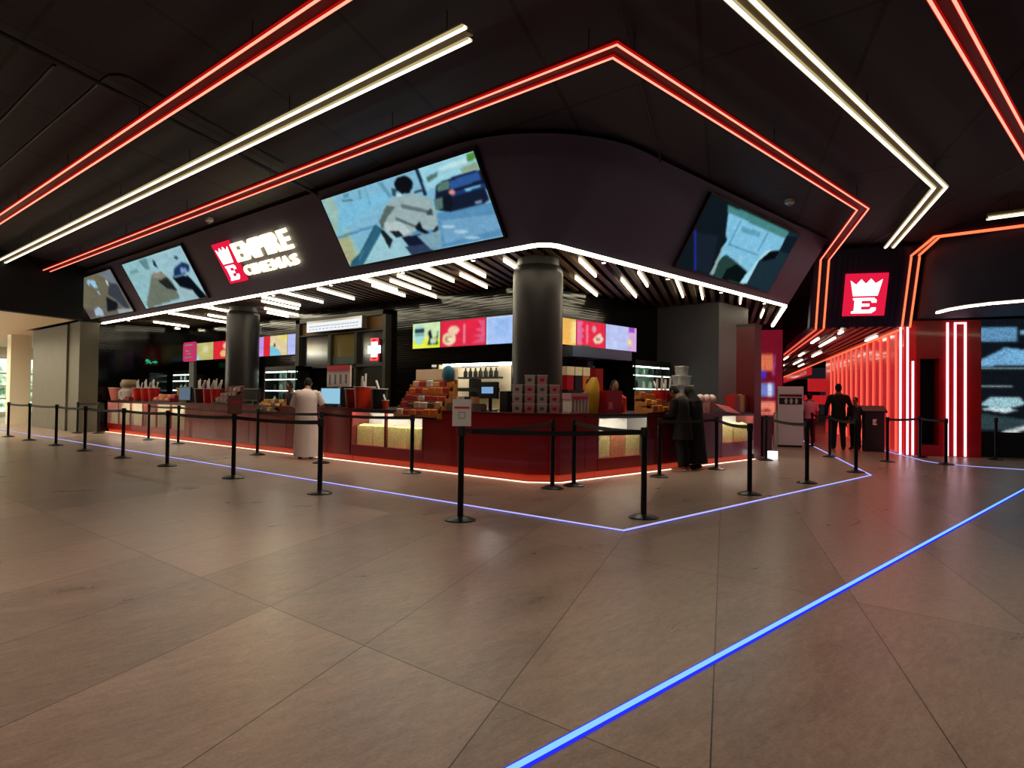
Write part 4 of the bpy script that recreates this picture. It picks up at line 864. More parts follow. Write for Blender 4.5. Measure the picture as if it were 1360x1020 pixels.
case('long display case second from the far left end, dim cream back', 'dim case second from far left', (8.3, 23.1, 0), (0, -1, 0), (1, 0, 0), 3.1, 3, REDDARK, z0=0.30, panel=CREAMP, mull=2, cols=[(170,150,110), (150,136,104), (176,156,118)])
case('long display case at the far left end, dim cream back', 'dim case at the far left end', (8.3, 26.2, 0), (0, -1, 0), (1, 0, 0), 3.1, 3, REDDARK, z0=0.30, panel=CREAMP, mull=2, cols=[(170,150,110), (150,136,104), (176,156,118)])
# corner unit with a clipped corner
t = thing('counter_unit', 'red corner counter unit with a clipped corner carrying the stacked tubs', 'counter', (8.55, 7.5, 0))
def cpoly(e): return [(8.30+e, 9.85), (8.30+e, 7.36+e*0.4), (8.64+e*0.4, 6.98+e), (9.27, 6.98+e), (9.27, 7.42), (9.02, 7.42), (8.74, 7.62), (8.74, 9.85)]
MB().prism(cpoly(0.06), 0, 0.12).build('kick_plinth', KICKGLOW, t, smooth=False)
MB().prism(cpoly(0.0), 0.12, 1.03).build('body', RED, t, smooth=False)
MB().prism(cpoly(-0.02), 1.03, 1.075).build('worktop', REDDARK, t, smooth=False)
def unit_r(label, x0, x1, m, zt=1.05, seams=1):
    t = thing('counter_unit', label, 'counter', ((x0+x1)/2, 7.2, 0)); g = 0.004
    MB().box((x0+g, 7.04, 0), (x1-g, 7.40, 0.12)).build('kick_plinth', KICKGLOW, t, smooth=False)
    MB().box((x0+g, 6.995, 0.12), (x1-g, 7.43, zt-0.04)).build('body', m, t, smooth=False)
    for i in range(seams):
        a = x0+g+(x1-x0-2*g)*i/seams; b = x0+g+(x1-x0-2*g)*(i+1)/seams
        MB().box((a+0.006, 6.98, 0.15), (b-0.006, 6.995, zt-0.05)).build('front_panel', m, t, smooth=False)
    MB().box((x0+g, 6.96, zt-0.04), (x1-g, 7.46, zt)).build('worktop', REDDARK, t, smooth=False)
    return t
unit_r('narrow red counter unit between the corner unit and the right popcorn case', 9.27, 9.62, RED, 1.05)
unit_r('plain red counter unit where the two customers in black stand', 11.14, 14.03, REDDARK, 1.05, 3)
t = thing('end_post', 'tall dark red post closing the right end of the counter', 'post', (15.8, 7.2, 0)); MB().box((15.62, 6.98, 0), (15.98, 7.42, 3.02)).build('shaft', C('post_red', (92,10,16), 0.4), t, smooth=False); MB().box((15.61, 6.97, 3.02), (15.99, 7.43, 3.08)).build('cap', BLACK, t, smooth=False)
floor_line('floor_light_line', 'warm white light line on the floor along the foot of the counter', [(8.27, 26.2), (8.27, 7.34), (8.62, 6.95), (15.6, 6.95)], emit('led_kick', (1.0, 0.74, 0.50), 2.6), BLACK, 0.05, 0.06)
tag(MB().cbox((15.95, 6.72, 0.09), (0.26, 0.2, 0.18)).build('floor_lamp_cube', emit('cube_white', (1, 0.95, 0.95), 1.4)), 'small bright white block on the floor by the right end of the counter', 'lamp')
# ================================================================== THINGS ON THE COUNTER
ZT = 1.06
def carton(label, x, y, z, h, r0, r1, col, group=None, sticks=0, rim=None, rz=0.0, tilt=0.0):
    t = thing('drink_carton', label, 'carton', (x, y, z), rz, group)
    m = MB().loft([(0, 0, 0, r0, r0), (0, 0, h, r1, r1)], 14).build('cup', col, t, world=False)
    MB().loft([(0, 0, h-0.015, r1*1.05, r1*1.05), (0, 0, h, r1*1.05, r1*1.05)], 14).build('rim', rim or WHITE, t, world=False)
    for i in range(sticks):
        a = -0.5+i*0.35
        MB().taper([(0.3*r1*math.cos(i*2), 0.4*r1*math.sin(i*2), h*0.6), (math.cos(i*2)*0.05, -a*0.35, h+0.16+0.05*(i % 3))], 0.022, 8).build('straw', WHITE, t, world=False)
    return t
REDC = C('carton_red', (196,26,26), 0.4); ORC = C('carton_orange_red', (214,50,20), 0.4)
carton('big striped red and white popcorn bucket at the far left end of the counter', 8.5, 25.95, ZT, 0.42, 0.17, 0.26, C('bucket_pink', (214,120,104), 0.5))
t = thing('candy_jar', 'large clear candy jar with stacked lids on the far left counter', 'jar', (8.5, 24.85, ZT))
MB().loft([(0,0,0,0.2,0.2),(0,0,0.1,0.28,0.28),(0,0,0.32,0.28,0.28),(0,0,0.42,0.18,0.18)], 18).build('jar_body', FROST, t, world=False); MB().loft([(0,0,0.42,0.22,0.22),(0,0,0.5,0.26,0.26),(0,0,0.56,0.26,0.26),(0,0,0.68,0.2,0.2)], 18).build('lid', C('lid_tan', (130,110,80)), t, world=False); MB().box((-0.285,-0.1,0.15),(-0.275,0.1,0.3)).build('badge', C('badge_blue', (150,160,180)), t, world=False)
for i, (y, lb) in enumerate([(24.1, 'red carton with white straws right of the candy jar, left one'), (23.45, 'red carton with white straws right of the candy jar, middle one'), (22.85, 'red carton with white straws right of the candy jar, right one')]):
    carton(lb, 8.52, y, ZT, 0.42, 0.13, 0.17, REDC, 'red cartons on the far left counter', 4)
def packs(label, short, o, rt, dp, w, rows, cols_, per, slope=0.13, rise=0.12, frame=WOOD, ph=0.12, pname='snack_pack', what='snack packs'):
    """stepped display with rows of small packs; o = lower front left corner"""
    o, rt, dp = Vector(o), Vector(rt), Vector(dp); Z = Vector((0, 0, 1)); t = thing('snack_display', label, 'snack display', tuple(o))
    f = MB()
    for r_ in range(rows): f.obox(o+dp*(slope*r_)+Z*(rise*r_), rt*w, dp*slope, Z*0.025); f.obox(o+dp*(slope*r_)+Z*(rise*r_), rt*w, dp*0.012, Z*0.06)
    f.obox(o+dp*(slope*rows)-Z*0.0, rt*w, dp*0.02, Z*(rise*rows+0.05))
    for s_ in (0, w-0.02):
        for r_ in range(rows): f.obox(o+rt*s_+dp*(slope*r_), rt*0.02, dp*slope, Z*(rise*r_+0.10))
    f.build('stepped_tray', frame, t, smooth=False)
    rn = random.Random(int(w*1000)+per)
    for r_ in range(rows):
        for i in range(per):
            c_ = rn.choice(cols_); a = o+rt*(0.03+(w-0.06)*(i+0.08)/per)+dp*(slope*r_+0.03)+Z*(rise*r_+0.025); pw = (w-0.06)*0.8/per; hh = ph*rn.uniform(0.8, 1.1)
            mb = MB(); mb.obox(a, rt*pw, dp*0.05+Z*0.012, Z*hh-dp*0.0)
            p_ = mb.build(pname, C('pack_%d_%d_%d' % c_, c_, 0.4), smooth=False)
            tag(p_, 'pack in %s, %s row from front, %s from left' % (short, ORD[r_], ORD[i]), 'snack pack', what+' in '+short)
    return t
ORG = [(214,120,40), (226,150,60), (190,70,40), (236,190,110), (170,40,36), (214,180,150)]
packs('tiered snack tray on the far left counter, pink and orange', 'pink far left tray', (8.29, 25.35, ZT), (0, -1, 0), (1, 0, 0), 1.1, 2, [(206,140,110), (190,60,60), (222,170,140), (150,30,34)], 5, 0.14, 0.09, C('tray_rose', (150,80,70), 0.5), 0.1)
packs('tiered snack tray under the yellow tub, orange packs', 'orange tray by yellow tub', (8.29, 22.35, ZT), (0, -1, 0), (1, 0, 0), 1.3, 2, [(226,150,80), (214,60,40), (200,40,40), (236,180,120)], 6, 0.14, 0.09, C('tray_red', (150,20,24), 0.5), 0.1)
o = MB().loft([(8.66, 21.1, ZT, 0.12, 0.12), (8.66, 21.1, ZT+0.42, 0.16, 0.16)], 16).build('popcorn_tub', C('tub_yellow', (226,206,130), 0.6)); tag(o, 'pale yellow popcorn tub left of the grey monitor', 'tub')
def monitor(label, o, rt, dp, w, h, scr, foot=0.12, name='monitor', bz=0.02):
    o, rt, dp = Vector(o), Vector(rt), Vector(dp); Z = Vector((0, 0, 1)); t = thing(name, label, 'monitor', tuple(o+rt*(w/2)))
    MB().obox(o+rt*(w*0.25), rt*(w*0.5), dp*0.16, Z*0.02).build('foot', BLACK, t, smooth=False); MB().obox(o+rt*(w*0.45)+dp*0.08, rt*(w*0.1), dp*0.04, Z*(foot+0.05)).build('stand', BLACK, t, smooth=False)
    MB().obox(o+Z*foot+dp*0.03, rt*w, dp*0.05, Z*h).build('casing', BLACK, t, smooth=False)
    MB().obox(o+Z*(foot+bz)+dp*0.022+rt*bz, rt*(w-2*bz), dp*0.008, Z*(h-2*bz)).build('screen', scr, t, smooth=False); return t
monitor('grey blank monitor below the pink signpost', (8.4, 20.75, ZT), (0,-1,0), (1,0,0), 0.75, 0.38, emit('screen_dim_blue', lin((96,112,128)), 0.9), 0.06)
t = thing('signpost', 'pink rounded sign on a dark lattice post on the counter left of the left column', 'sign', (8.6, 20.3, ZT))
MB().box((8.57, 20.16, ZT), (8.65, 20.46, 2.24)).build('post', C('post_grey', (50,48,46), 0.5), t, smooth=False)
sgn = MB(); sgn.plate([(8.54, 20.70-0.8*a, 2.22+0.54*b) for a, b in [(0.06,0),(0.94,0),(1,0.1),(1,0.9),(0.92,1),(0.08,1),(0,0.9),(0,0.1)]], (-1, 0, 0), 0.05); sgn.build('sign_board', emit('sign_pink', lin((206,60,110)), 0.8), t, smooth=False)
sd = MB()
for z, a, b in [(2.66,0.2,0.8),(2.50,0.25,0.75),(2.42,0.3,0.7),(2.32,0.2,0.8)]: sd.box((8.478, 20.70-0.8*b, z), (8.489, 20.70-0.8*a, z+0.035))
sd.build('sign_marks', C('sign_marks_rose', (240,170,200)), t, smooth=False)
for i, y in enumerate((19.55, 19.0, 18.55)):
    carton('red carton with white straws between the signpost and the left column, %s from the left' % ORD[i], 8.5, y, ZT, 0.4, 0.12, 0.16, REDC if i else C('carton_dark', (60,16,18), 0.4), 'red cartons left of the left column', 5)
BRN = [(130,60,40), (150,80,56), (110,40,34), (170,110,84)]
packs('brown box shelf in front of the left column, stepped', 'brown stepped shelf', (8.3, 18.28, ZT), (0,-1,0), (1,0,0), 0.95, 3, BRN, 4, 0.12, 0.14, C('shelf_brown', (84,40,32), 0.5), 0.13)
t = monitor('dark till with small bright keys right of the left column', (8.42, 16.95, ZT), (0,-1,0), (1,0,0), 0.75, 0.3, C('till_dark', (30,30,32), 0.2), 0.10, 'cash_register')
packs('golden snack display left of the customer in white, tiered', 'golden display', (8.2, 15.95, 0.86), (0,-1,0), (1,0,0), 0.95, 3, [(226,170,60), (200,130,40), (240,206,120), (90,60,40)], 5, 0.10, 0.10, WOOD, 0.12)
o = MB().cbox((8.36, 14.2, ZT+0.02), (0.1, 0.3, 0.04)).build('receipt_printer', WHITE, smooth=False); tag(o, 'small white receipt printer right of the customer in white', 'printer')
monitor('light blue customer screen under the white price board', (8.40, 13.42, ZT), (0,-1,0), (1,0,0), 0.74, 0.36, emit('screen_sky', lin((150,200,226)), 0.95), 0.06)
t = thing('price_board', 'white price board with red heading above the light blue screen', 'price board', (8.6, 13.0, ZT))
MB().box((8.60, 12.98, ZT), (8.64, 13.04, 1.52)).build('post', STEEL, t, smooth=False)
MB().box((8.57, 12.56, 1.50), (8.61, 13.42, 1.95)).build('board', C('board_white', (222,206,206), 0.5), t, smooth=False)
MB().box((8.562, 12.57, 1.84), (8.57, 13.41, 1.95)).build('heading', LABELRED, t, smooth=False)
mk = MB()
for i in range(4): mk.box((8.562, 13.27-i*0.2, 1.54+0.01*i), (8.57, 13.33-i*0.2, 1.76))
mk.build('price_lines', LABELGREY, t, smooth=False)
carton('tall orange red carton with white straws on the left popcorn case', 8.5, 11.93, ZT, 0.44, 0.19, 0.22, ORC, None, 3)
carton('dark red carton between the price board and the tall carton', 8.55, 12.42, ZT, 0.40, 0.13, 0.17, C('carton_deep', (120,14,16), 0.4))
carton('black carton right of the tall orange red carton', 8.5, 11.45, ZT, 0.40, 0.14, 0.17, BLACK, None, 1)
carton('small orange cup right of the black carton', 8.45, 11.18, ZT, 0.18, 0.05, 0.07, ORC, None, 1)
# wooden candy display overhanging the left popcorn case
packs('wooden candy display left of the corner, five steps', 'wooden candy display', (8.16, 10.55, 0.92), (0,-1,0), (1,0,0), 1.2, 5, ORG+[(90,60,40), (60,110,130), (200,200,206)], 6, 0.095, 0.13, WOOD, 0.13)
o = MB().sph((8.6, 9.55, 1.72), (0.06, 0.16, 0.17)).build('candy_bag', C('bag_teal', (40,104,130), 0.4)); tag(o, 'round teal bag on top of the wooden candy display', 'bag')
o = MB().box((8.64, 9.4, 1.62), (8.70, 10.5, 1.82)).build('header_card', C('card_cream', (236,214,180), 0.5), smooth=False); tag(o, 'cream header card across the top of the wooden candy display', 'card')
# till area next to the corner
t = thing('payment_tray', 'grey counter tray with small items right of the sign stanchion', 'tray', (8.5, 9.05, 1.075)); MB().box((8.34, 8.62, 1.075), (8.66, 9.3, 1.19)).build('tray_box', C('tray_grey', (130,120,112), 0.5), t, smooth=False); MB().box((8.36, 8.64, 1.19), (8.64, 9.28, 1.2)).build('tray_inset', BLACK, t, smooth=False)
for i, (y, c_) in enumerate([(9.2, (210,170,150)), (9.05, (230,220,210)), (8.9, (60,50,50)), (8.75, (226,160,130))]):
    o = MB().cbox((8.5, y, 1.26), (0.12, 0.1, 0.12)).build('sweet_box', C('sweet_%d' % i, c_, 0.5), smooth=False); tag(o, 'small box on the grey counter tray, %s from the left' % ORD[i], 'box', 'boxes on the grey tray')
monitor('small black till screen with a blue picture in front of the bright niche', (8.52, 8.72, 1.075), (0,-1,0), (1,0,0), 0.44, 0.28, emit('till_blue', lin((130,170,216)), 0.9), 0.22, bz=0.085)
o = MB().box((8.56, 8.05, 1.075), (8.7, 8.22, 1.42)).build('speaker_box', BLACK, smooth=False); tag(o, 'upright black box right of the small till screen', 'box')
# frosted tubs in columns on the corner
def tub(label, x, y, z, m, lm, group, w=0.15, h=0.15, rz=0.0):
    t = thing('plastic_tub', label, 'tub', (x, y, z), rz, group); a, b = w*0.44, w*0.5
    vs = [(-a,-a,0),(a,-a,0),(a,a,0),(-a,a,0),(-b,-b,h-0.012),(b,-b,h-0.012),(b,b,h-0.012),(-b,b,h-0.012)]
    MB().add(vs, [(0,3,2,1),(4,5,6,7),(0,1,5,4),(1,2,6,5),(2,3,7,6),(3,0,4,7)]).build('tub_body', m, t, world=False, smooth=False)
    MB().box((-b-0.005,-b-0.005,h-0.014), (b+0.005,b+0.005,h)).build('lid', WHITE if lm is None or m is not CLEAR else WHITE, t, world=False, smooth=False)
    if lm is not None: MB().plate([(-0.035+0.07*c, -b-0.003, h*0.3+0.05*d) for c, d in [(0,0),(0.8,0),(1,0.4),(0.8,1),(0.2,1),(0,0.7)]], (0,-1,0), 0.003).build('printed_mark', lm, t, world=False, smooth=False)
    return t
ang = math.atan2(7.98-0, 9.22)-math.pi/2
P0, P1 = Vector((8.50, 7.77)), Vector((8.79, 7.23))
for c_ in range(4):
    q = P0+(P1-P0)*(c_/3)
    for r_ in range(4 if c_ in (1, 2) else 3):
        pink = c_ in (1, 3) if r_ < 3 else c_ == 2
        tub('%s tub on the corner counter, %s column from left, %s from bottom' % ('pink printed' if pink else 'grey printed', ORD[c_], ORD[r_]), q.x, q.y, 1.075+0.152*r_, PINKTUB if pink else FROST, LABELRED if pink else LABELGREY, 'stacked tubs on the corner counter', 0.165, 0.15, rz=ang)
t = thing('cup_rack', 'pale cup rack with vertical slots right of the stacked tubs', 'rack', (9.25, 7.16, 1.075))
MB().box((9.02, 7.08, 1.075), (9.5, 7.26, 1.10)).build('tray', C('rack_pink', (206,160,166), 0.4), t, smooth=False); MB().box((9.02, 7.08, 1.30), (9.5, 7.26, 1.40)).build('header', C('rack_pink', (206,160,166), 0.4), t, smooth=False)
for i in range(6): MB().box((9.03+i*0.09, 7.08, 1.10), (9.05+i*0.09, 7.26, 1.30)).build('slot_divider', WHITE, t, smooth=False)
MB().box((9.06, 7.075, 1.30), (9.46, 7.08, 1.35)).build('label_strip', LABELRED, t, smooth=False)
o = MB().loft([(9.80, 7.25, 1.06, 0.13, 0.1), (9.80, 7.25, 1.35, 0.17, 0.12), (9.83, 7.25, 1.55, 0.13, 0.1), (9.87, 7.25, 1.68, 0.05, 0.05)], 16).build('yellow_sack', C('sack_yellow', (196,150,30), 0.5)); tag(o, 'yellow rounded sack left of the red drinks machine', 'sack')
t = thing('drinks_machine', 'red drinks machine with a taller back part on the right popcorn case', 'machine', (10.2, 7.3, 1.06))
MB().box((9.98, 7.30, 1.06), (10.2, 7.42, 1.84)).build('tower', C('machine_red', (170,26,26), 0.35), t, smooth=False); MB().box((9.98, 7.06, 1.06), (10.44, 7.30, 1.46)).build('front_body', C('machine_crimson', (176,16,44), 0.35), t, smooth=False); MB().box((10.03, 7.055, 1.14), (10.15, 7.06, 1.26)).build('badge', C('badge_rose', (230,110,140)), t, smooth=False)
packs('orange snack display left of the customers in black, stepped', 'orange right display', (11.35, 6.99, 1.05), (1,0,0), (0,1,0), 0.8, 3, [(226,150,60), (200,110,50), (236,190,90), (170,90,50)], 4, 0.13, 0.12, WOOD, 0.12)
for i, (x, z) in enumerate([(12.05, 1.05), (12.36, 1.05)]): carton('red carton with white sticks behind the customers in black, %s one' % ('left', 'right')[i], x, 7.28, z, 0.46, 0.11, 0.15, REDC, None, 3)
n_ = 0
for r_, cnt in enumerate((4, 4, 3, 2, 1)):
    for i in range(cnt):
        x = 12.82+(i-(cnt-1)/2)*0.21+(0.03 if r_ < 2 else 0)
        tub('clear tub in the pyramid, %s row from the bottom, %s from the left' % (ORD[r_], ORD[i]), x, 7.25, 1.05+0.19*r_, CLEAR, None, 'clear tubs in a pyramid', 0.2, 0.188)
for i, (x, c_) in enumerate([(13.5, (196,120,124)), (13.78, (222,180,176)), (14.0, (200,140,140))]):
    t = thing('lidded_cup', 'pink cup with a round lid right of the customers in black, %s from the left' % ORD[i], 'cup', (x, 7.2, 1.05), 0, 'pink cups with round lids')
    MB().loft([(0,0,0,0.06,0.06),(0,0,0.22,0.08,0.08)], 14).build('cup', C('cup_rose_%d' % i, c_, 0.4), t, world=False); MB().sph((0,0,0.30), (0.095,0.095,0.095)).build('round_lid', C('lid_rose', (226,190,186), 0.4), t, world=False)
o = MB().obox((14.12, 6.93, 1.07), (0.7, 0, -0.06), (0, 0.28, 0.16), (0, -0.01, 0.02)).build('tilted_card', C('card_rose', (176,90,96), 0.5), smooth=False); tag(o, 'tilted rose coloured card on the counter left of the small popcorn case', 'card')
for i, c_ in enumerate([(176,30,26), (150,60,30), (190,40,30), (226,170,40), (216,150,40), (120,40,30), (150,30,30)]):
    x = 14.86+i*0.105; o = MB().box((x, 7.1, 1.06), (x+0.09, 7.3, 1.44+0.03*(i % 2))).build('snack_box', C('sbox_%d' % i, c_, 0.4), smooth=False)
    tag(o, 'upright %s snack box at the right end of the counter, %s from the left' % (('red','brown','red','yellow','golden','dark brown','red')[i], ORD[i]), 'box', 'upright snack boxes')
# ================================================================== THINGS BY THE PORTAL
def cthing(name, label, cat, d, p_, group=None): return thing(name, label, cat, CP(d, p_, 0), TH, group)     # local x = inward, y = left
t = cthing('ticket_kiosk', 'tall grey self service kiosk standing at the mouth of the corridor', 'kiosk', 22.1, -1.83)
KG = C('kiosk_grey', (238,226,240), 0.45)
b = MB(); b.box((0, -0.35, 0.06), (0.4, 0.35, 1.76)); b.build('body', KG, t, world=False, smooth=False)
MB().box((0.03, -0.32, 0), (0.37, 0.32, 0.06)).build('base', BLACK, t, world=False, smooth=False)
for z0, z1, m in [(1.56, 1.74, KG), (1.02, 1.18, KG), (0.60, 0.98, KG), (0.1, 0.56, KG)]: MB().box((-0.012, -0.32, z0), (0, 0.32, z1)).build('front_door', m, t, world=False, smooth=False)
MB().box((-0.014, -0.31, 1.46), (0, 0.31, 1.53)).build('heading_band', C('kiosk_band', (130,24,44)), t, world=False, smooth=False)
MB().box((-0.014, -0.31, 1.24), (0, 0.31, 1.43)).build('picture_band', C('kiosk_dark', (36,26,38)), t, world=False, smooth=False)
for y in (0.12, -0.02, -0.16): MB().loft([(-0.02, y, 1.26, 0.01, 0.03), (-0.02, y, 1.36, 0.01, 0.045), (-0.02, y, 1.41, 0.01, 0.015)], 10).build('picture', C('kiosk_pic', (206,196,206)), t, world=False)
MB().box((0.02, 0.36, 0.0), (0.3, 0.44, 1.0)).build('side_panel', WHITE, t, world=False, smooth=False)
t = cthing('podium', 'black usher podium with a small white mark beside the red corridor wall', 'podium', 21.2, -3.88)
MB().box((0, -0.24, 0), (0.42, 0.24, 1.05)).build('body', BLACK, t, world=False, smooth=False); MB().obox((-0.06, -0.3, 1.05), (0.5, 0, 0.14), (0, 0.6, 0), (-0.01, 0, 0.05)).build('sloped_top', BLACK, t, world=False, smooth=False); MB().plate([(-0.002, 0.05-0.1*a, 0.72+0.16*b_) for a, b_ in [(0,0),(1,0),(1,0.25),(0.5,0.3),(0.5,0.45),(0.9,0.5),(0.9,0.7),(0.5,0.7),(1,0.8),(1,1),(0,1)]][::-1], (-1,0,0), 0.004).build('emblem', WHITE, t, world=False, smooth=False)
t = thing('waste_bin', 'black waste bin just past the dark red end post', 'bin', (16.75, 7.35, 0)); MB().box((16.5, 7.15, 0), (17.0, 7.6, 0.88)).build('body', BLACK, t, smooth=False); MB().box((16.48, 7.13, 0.88), (17.02, 7.62, 0.96)).build('lid', C('bin_lid', (30,30,30)), t, smooth=False)
# ================================================================== PEOPLE
def skin_body(V, E, sub=1):
    """continuous body surface grown from joints V {name: (pos, radius)} along the bones E"""
    names = list(V); me = bpy.data.meshes.new('b'); me.from_pydata([V[k_][0] for k_ in names], [(names.index(a), names.index(b)) for a, b in E], [])
    ob = bpy.data.objects.new('b', me); COL.objects.link(ob)
    ob.modifiers.new('s', 'SKIN'); me.skin_vertices  # layer is created by the modifier
    for i, k_ in enumerate(names):
        r_ = V[k_][1]; me.skin_vertices[0].data[i].radius = (r_, r_) if not isinstance(r_, tuple) else r_
    me.skin_vertices[0].data[0].use_root = True
    m = ob.modifiers.new('u', 'SUBSURF'); m.levels = sub
    dg = bpy.context.evaluated_depsgraph_get(); em = bpy.data.meshes.new_from_object(ob.evaluated_get(dg))
    vs = [v.co.copy() for v in em.vertices]; fs = [tuple(p.vertices) for p in em.polygons]
    bpy.data.objects.remove(ob); bpy.data.meshes.remove(me); bpy.data.meshes.remove(em)
    return vs, fs
def sm(a, b, x): t = max(0, min(1, (x-a)/(b-a))); return t*t*(3-2*t)
def human(label, loc, rz, h=1.75, skin=SKIN, lean_=0.0, nod=0.0, arms=None, legs=None, outfit=None, hair='short', name='person', group=None):
    """standing figure; local +y is forward. arms: {side: (elbow, wrist)}, legs: {side: (knee, ankle)}"""
    t = thing(name, label, 'person', loc, rz, group); k_ = h/1.75
    bend = lambda p: p if lean_ == 0 else (lambda a, q: Vector((q.x, q.y*math.cos(a)+(q.z-0.95)*math.sin(a), 0.95-q.y*math.sin(a)+(q.z-0.95)*math.cos(a))))(lean_*sm(0.85, 1.15, p.z), p)
    J = {'pelvis': ((0,0,0.95), 0.115), 'waist': ((0,0,1.10), 0.105), 'chest': ((0,-0.01,1.28), 0.125), 'collar': ((0,-0.01,1.43), 0.075), 'neck': ((0,0.005,1.51), 0.052), 'skull': ((0,0.02,1.58), 0.06)}
    E = [('pelvis','waist'),('waist','chest'),('chest','collar'),('collar','neck'),('neck','skull')]
    arm_pts, leg_pts = {}, {}
    for s_, sx in (('l', -1), ('r', 1)):
        kn, an = (legs or {}).get(s_, ((0.10*sx, 0.02, 0.50), (0.11*sx, -0.03, 0.09)))
        J['hip'+s_] = ((0.09*sx, 0, 0.90), 0.085); J['knee'+s_] = (kn, 0.056); J['calf'+s_] = (tuple((Vector(kn)*0.65+Vector(an)*0.35)+Vector((0,-0.015,0))), 0.052); J['ankle'+s_] = (an, 0.036); J['toe'+s_] = ((an[0]*1.1, an[1]+0.15, max(0.03, an[2]-0.055)), 0.03)
        E += [('pelvis','hip'+s_),('hip'+s_,'knee'+s_),('knee'+s_,'calf'+s_),('calf'+s_,'ankle'+s_),('ankle'+s_,'toe'+s_)]; leg_pts[s_] = [J[q+s_][0] for q in ('hip','knee','calf','ankle')]
        el, wr = (arms or {}).get(s_, ((0.25*sx, -0.04, 1.13), (0.26*sx, 0.05, 0.88)))
        sh = bend(Vector((0.19*sx, -0.01, 1.40))) ; unb = None
        J['sh'+s_] = ((0.18*sx, -0.01, 1.40), 0.062); E += [('collar','sh'+s_)]
        arm_pts[s_] = [tuple(sh), el, wr]
    body = {q: (tuple(bend(Vector(p))), r_) for q, (p, r_) in J.items()}
    for s_, sx in (('l', -1), ('r', 1)):
        sh, el, wr = [Vector(q) for q in arm_pts[s_]]
        d = (wr-el).normalized(); side = Vector((0, 1, 0)) if abs(d.y) < 0.7 else Vector((1, 0, 0)); side = (side-d*side.dot(d)).normalized(); nrm_ = d.cross(side)
        body['el'+s_] = (tuple(el), 0.042); body['wr'+s_] = (tuple(wr), 0.027); pc = wr+d*0.06; body['palm'+s_] = (tuple(pc), 0.03)
        E += [('sh'+s_,'el'+s_),('el'+s_,'wr'+s_),('wr'+s_,'palm'+s_)]
    vs, fs = skin_body(body, E, 1)
    m = MB(); m.add(vs, fs)
    for s_, sx in (('l', -1), ('r', 1)):          # palms and five fingers
        sh, el, wr = [Vector(q) for q in arm_pts[s_]]
        d = (wr-el).normalized(); side = Vector((0, 1, 0)) if abs(d.y) < 0.7 else Vector((1, 0, 0)); side = (side-d*side.dot(d)).normalized(); nr = d.cross(side)*(-sx if abs(d.y) < 0.7 else -1)
        m.taper([wr, wr+d*0.04, wr+d*0.09], [0.024, 0.036, 0.034], 10, True, 0.5)
        for i, ln in enumerate((0.066, 0.076, 0.071, 0.056)):
            b0_ = wr+d*0.085+side*(0.027-0.018*i); m.taper([b0_, b0_+d*ln*0.5+nr*0.008, b0_+d*ln*0.85+nr*0.03, b0_+d*ln+nr*0.044], [0.0095, 0.009, 0.008, 0.006], 7)
        b0_ = wr+d*0.03+side*0.03; m.taper([b0_, b0_+d*0.03+side*0.022+nr*0.01, b0_+d*0.06+side*0.026+nr*0.022], [0.012, 0.010, 0.008], 7)
    hc = Vector((0, 0.025, 1.635)); k0 = len(m.v)
    m.sph(hc, (0.074, 0.093, 0.112), 16, 12); m.sph(hc+Vector((0, 0.035, -0.062)), (0.054, 0.055, 0.05), 12, 8)
    m.taper([hc+Vector((0, 0.085, 0.012)), hc+Vector((0, 0.108, -0.026)), hc+Vector((0, 0.088, -0.034))], [0.008, 0.016, 0.012], 8)
    for sx in (-1, 1): m.sph(hc+Vector((0.076*sx, -0.008, -0.008)), (0.012, 0.022, 0.032), 8, 6)
    m.mi = 1
    for sx in (-1, 1): m.sph(hc+Vector((0.03*sx, 0.083, 0.006)), (0.012, 0.008, 0.008), 8, 6)
    m.mi = 2; m.sph(hc+Vector((0, 0.088, -0.062)), (0.024, 0.008, 0.008), 8, 6); m.mi = 0
    nb = lambda p: bend(Vector((p.x, (p.y-0.0)*math.cos(nod)+(p.z-1.5)*math.sin(nod), 1.5-(p.y)*math.sin(nod)+(p.z-1.5)*math.cos(nod))))
    m.warp(nb, k0)
    sc = lambda p: p*k_
    m.warp(sc); m.build('body', [skin, EYE, LIP], t, world=False, sharp=80)
    if hair:
        hm_ = MB()
        if hair == 'short': hm_.sph(hc+Vector((0, -0.016, 0.020)), (0.083, 0.094, 0.104), 16, 10); hm_.sph(hc+Vector((0, -0.04, -0.03)), (0.074, 0.066, 0.07), 14, 8)
        elif hair == 'cap': hm_.sph(hc+Vector((0, -0.005, 0.035)), (0.082, 0.098, 0.088), 16, 10); hm_.loft([(0, 0.11, 1.665, 0.06, 0.06), (0, 0.11, 1.675, 0.06, 0.06)], 12)
        elif hair == 'long': hm_.sph(hc+Vector((0, -0.02, 0.018)), (0.085, 0.096, 0.108), 16, 10); hm_.taper([(0, -0.05, 1.63), (0, -0.09, 1.5), (0, -0.10, 1.34)], [0.07, 0.08, 0.05], 12)
        elif hair == 'scarf': hm_.sph(hc+Vector((0, -0.012, 0.012)), (0.092, 0.104, 0.122), 16, 10); hm_.loft([(0, -0.01, 1.36, 0.20, 0.13), (0, -0.01, 1.44, 0.15, 0.12), (0, -0.02, 1.52, 0.09, 0.09), (0, -0.02, 1.6, 0.085, 0.085)], 16)
        hm_.warp(nb).warp(sc); hm_.build({'cap': 'cap', 'scarf': 'head_scarf'}.get(hair, 'hair'), CLOTHB if hair in ('cap', 'scarf') else HAIR, t, world=False, sharp=60)
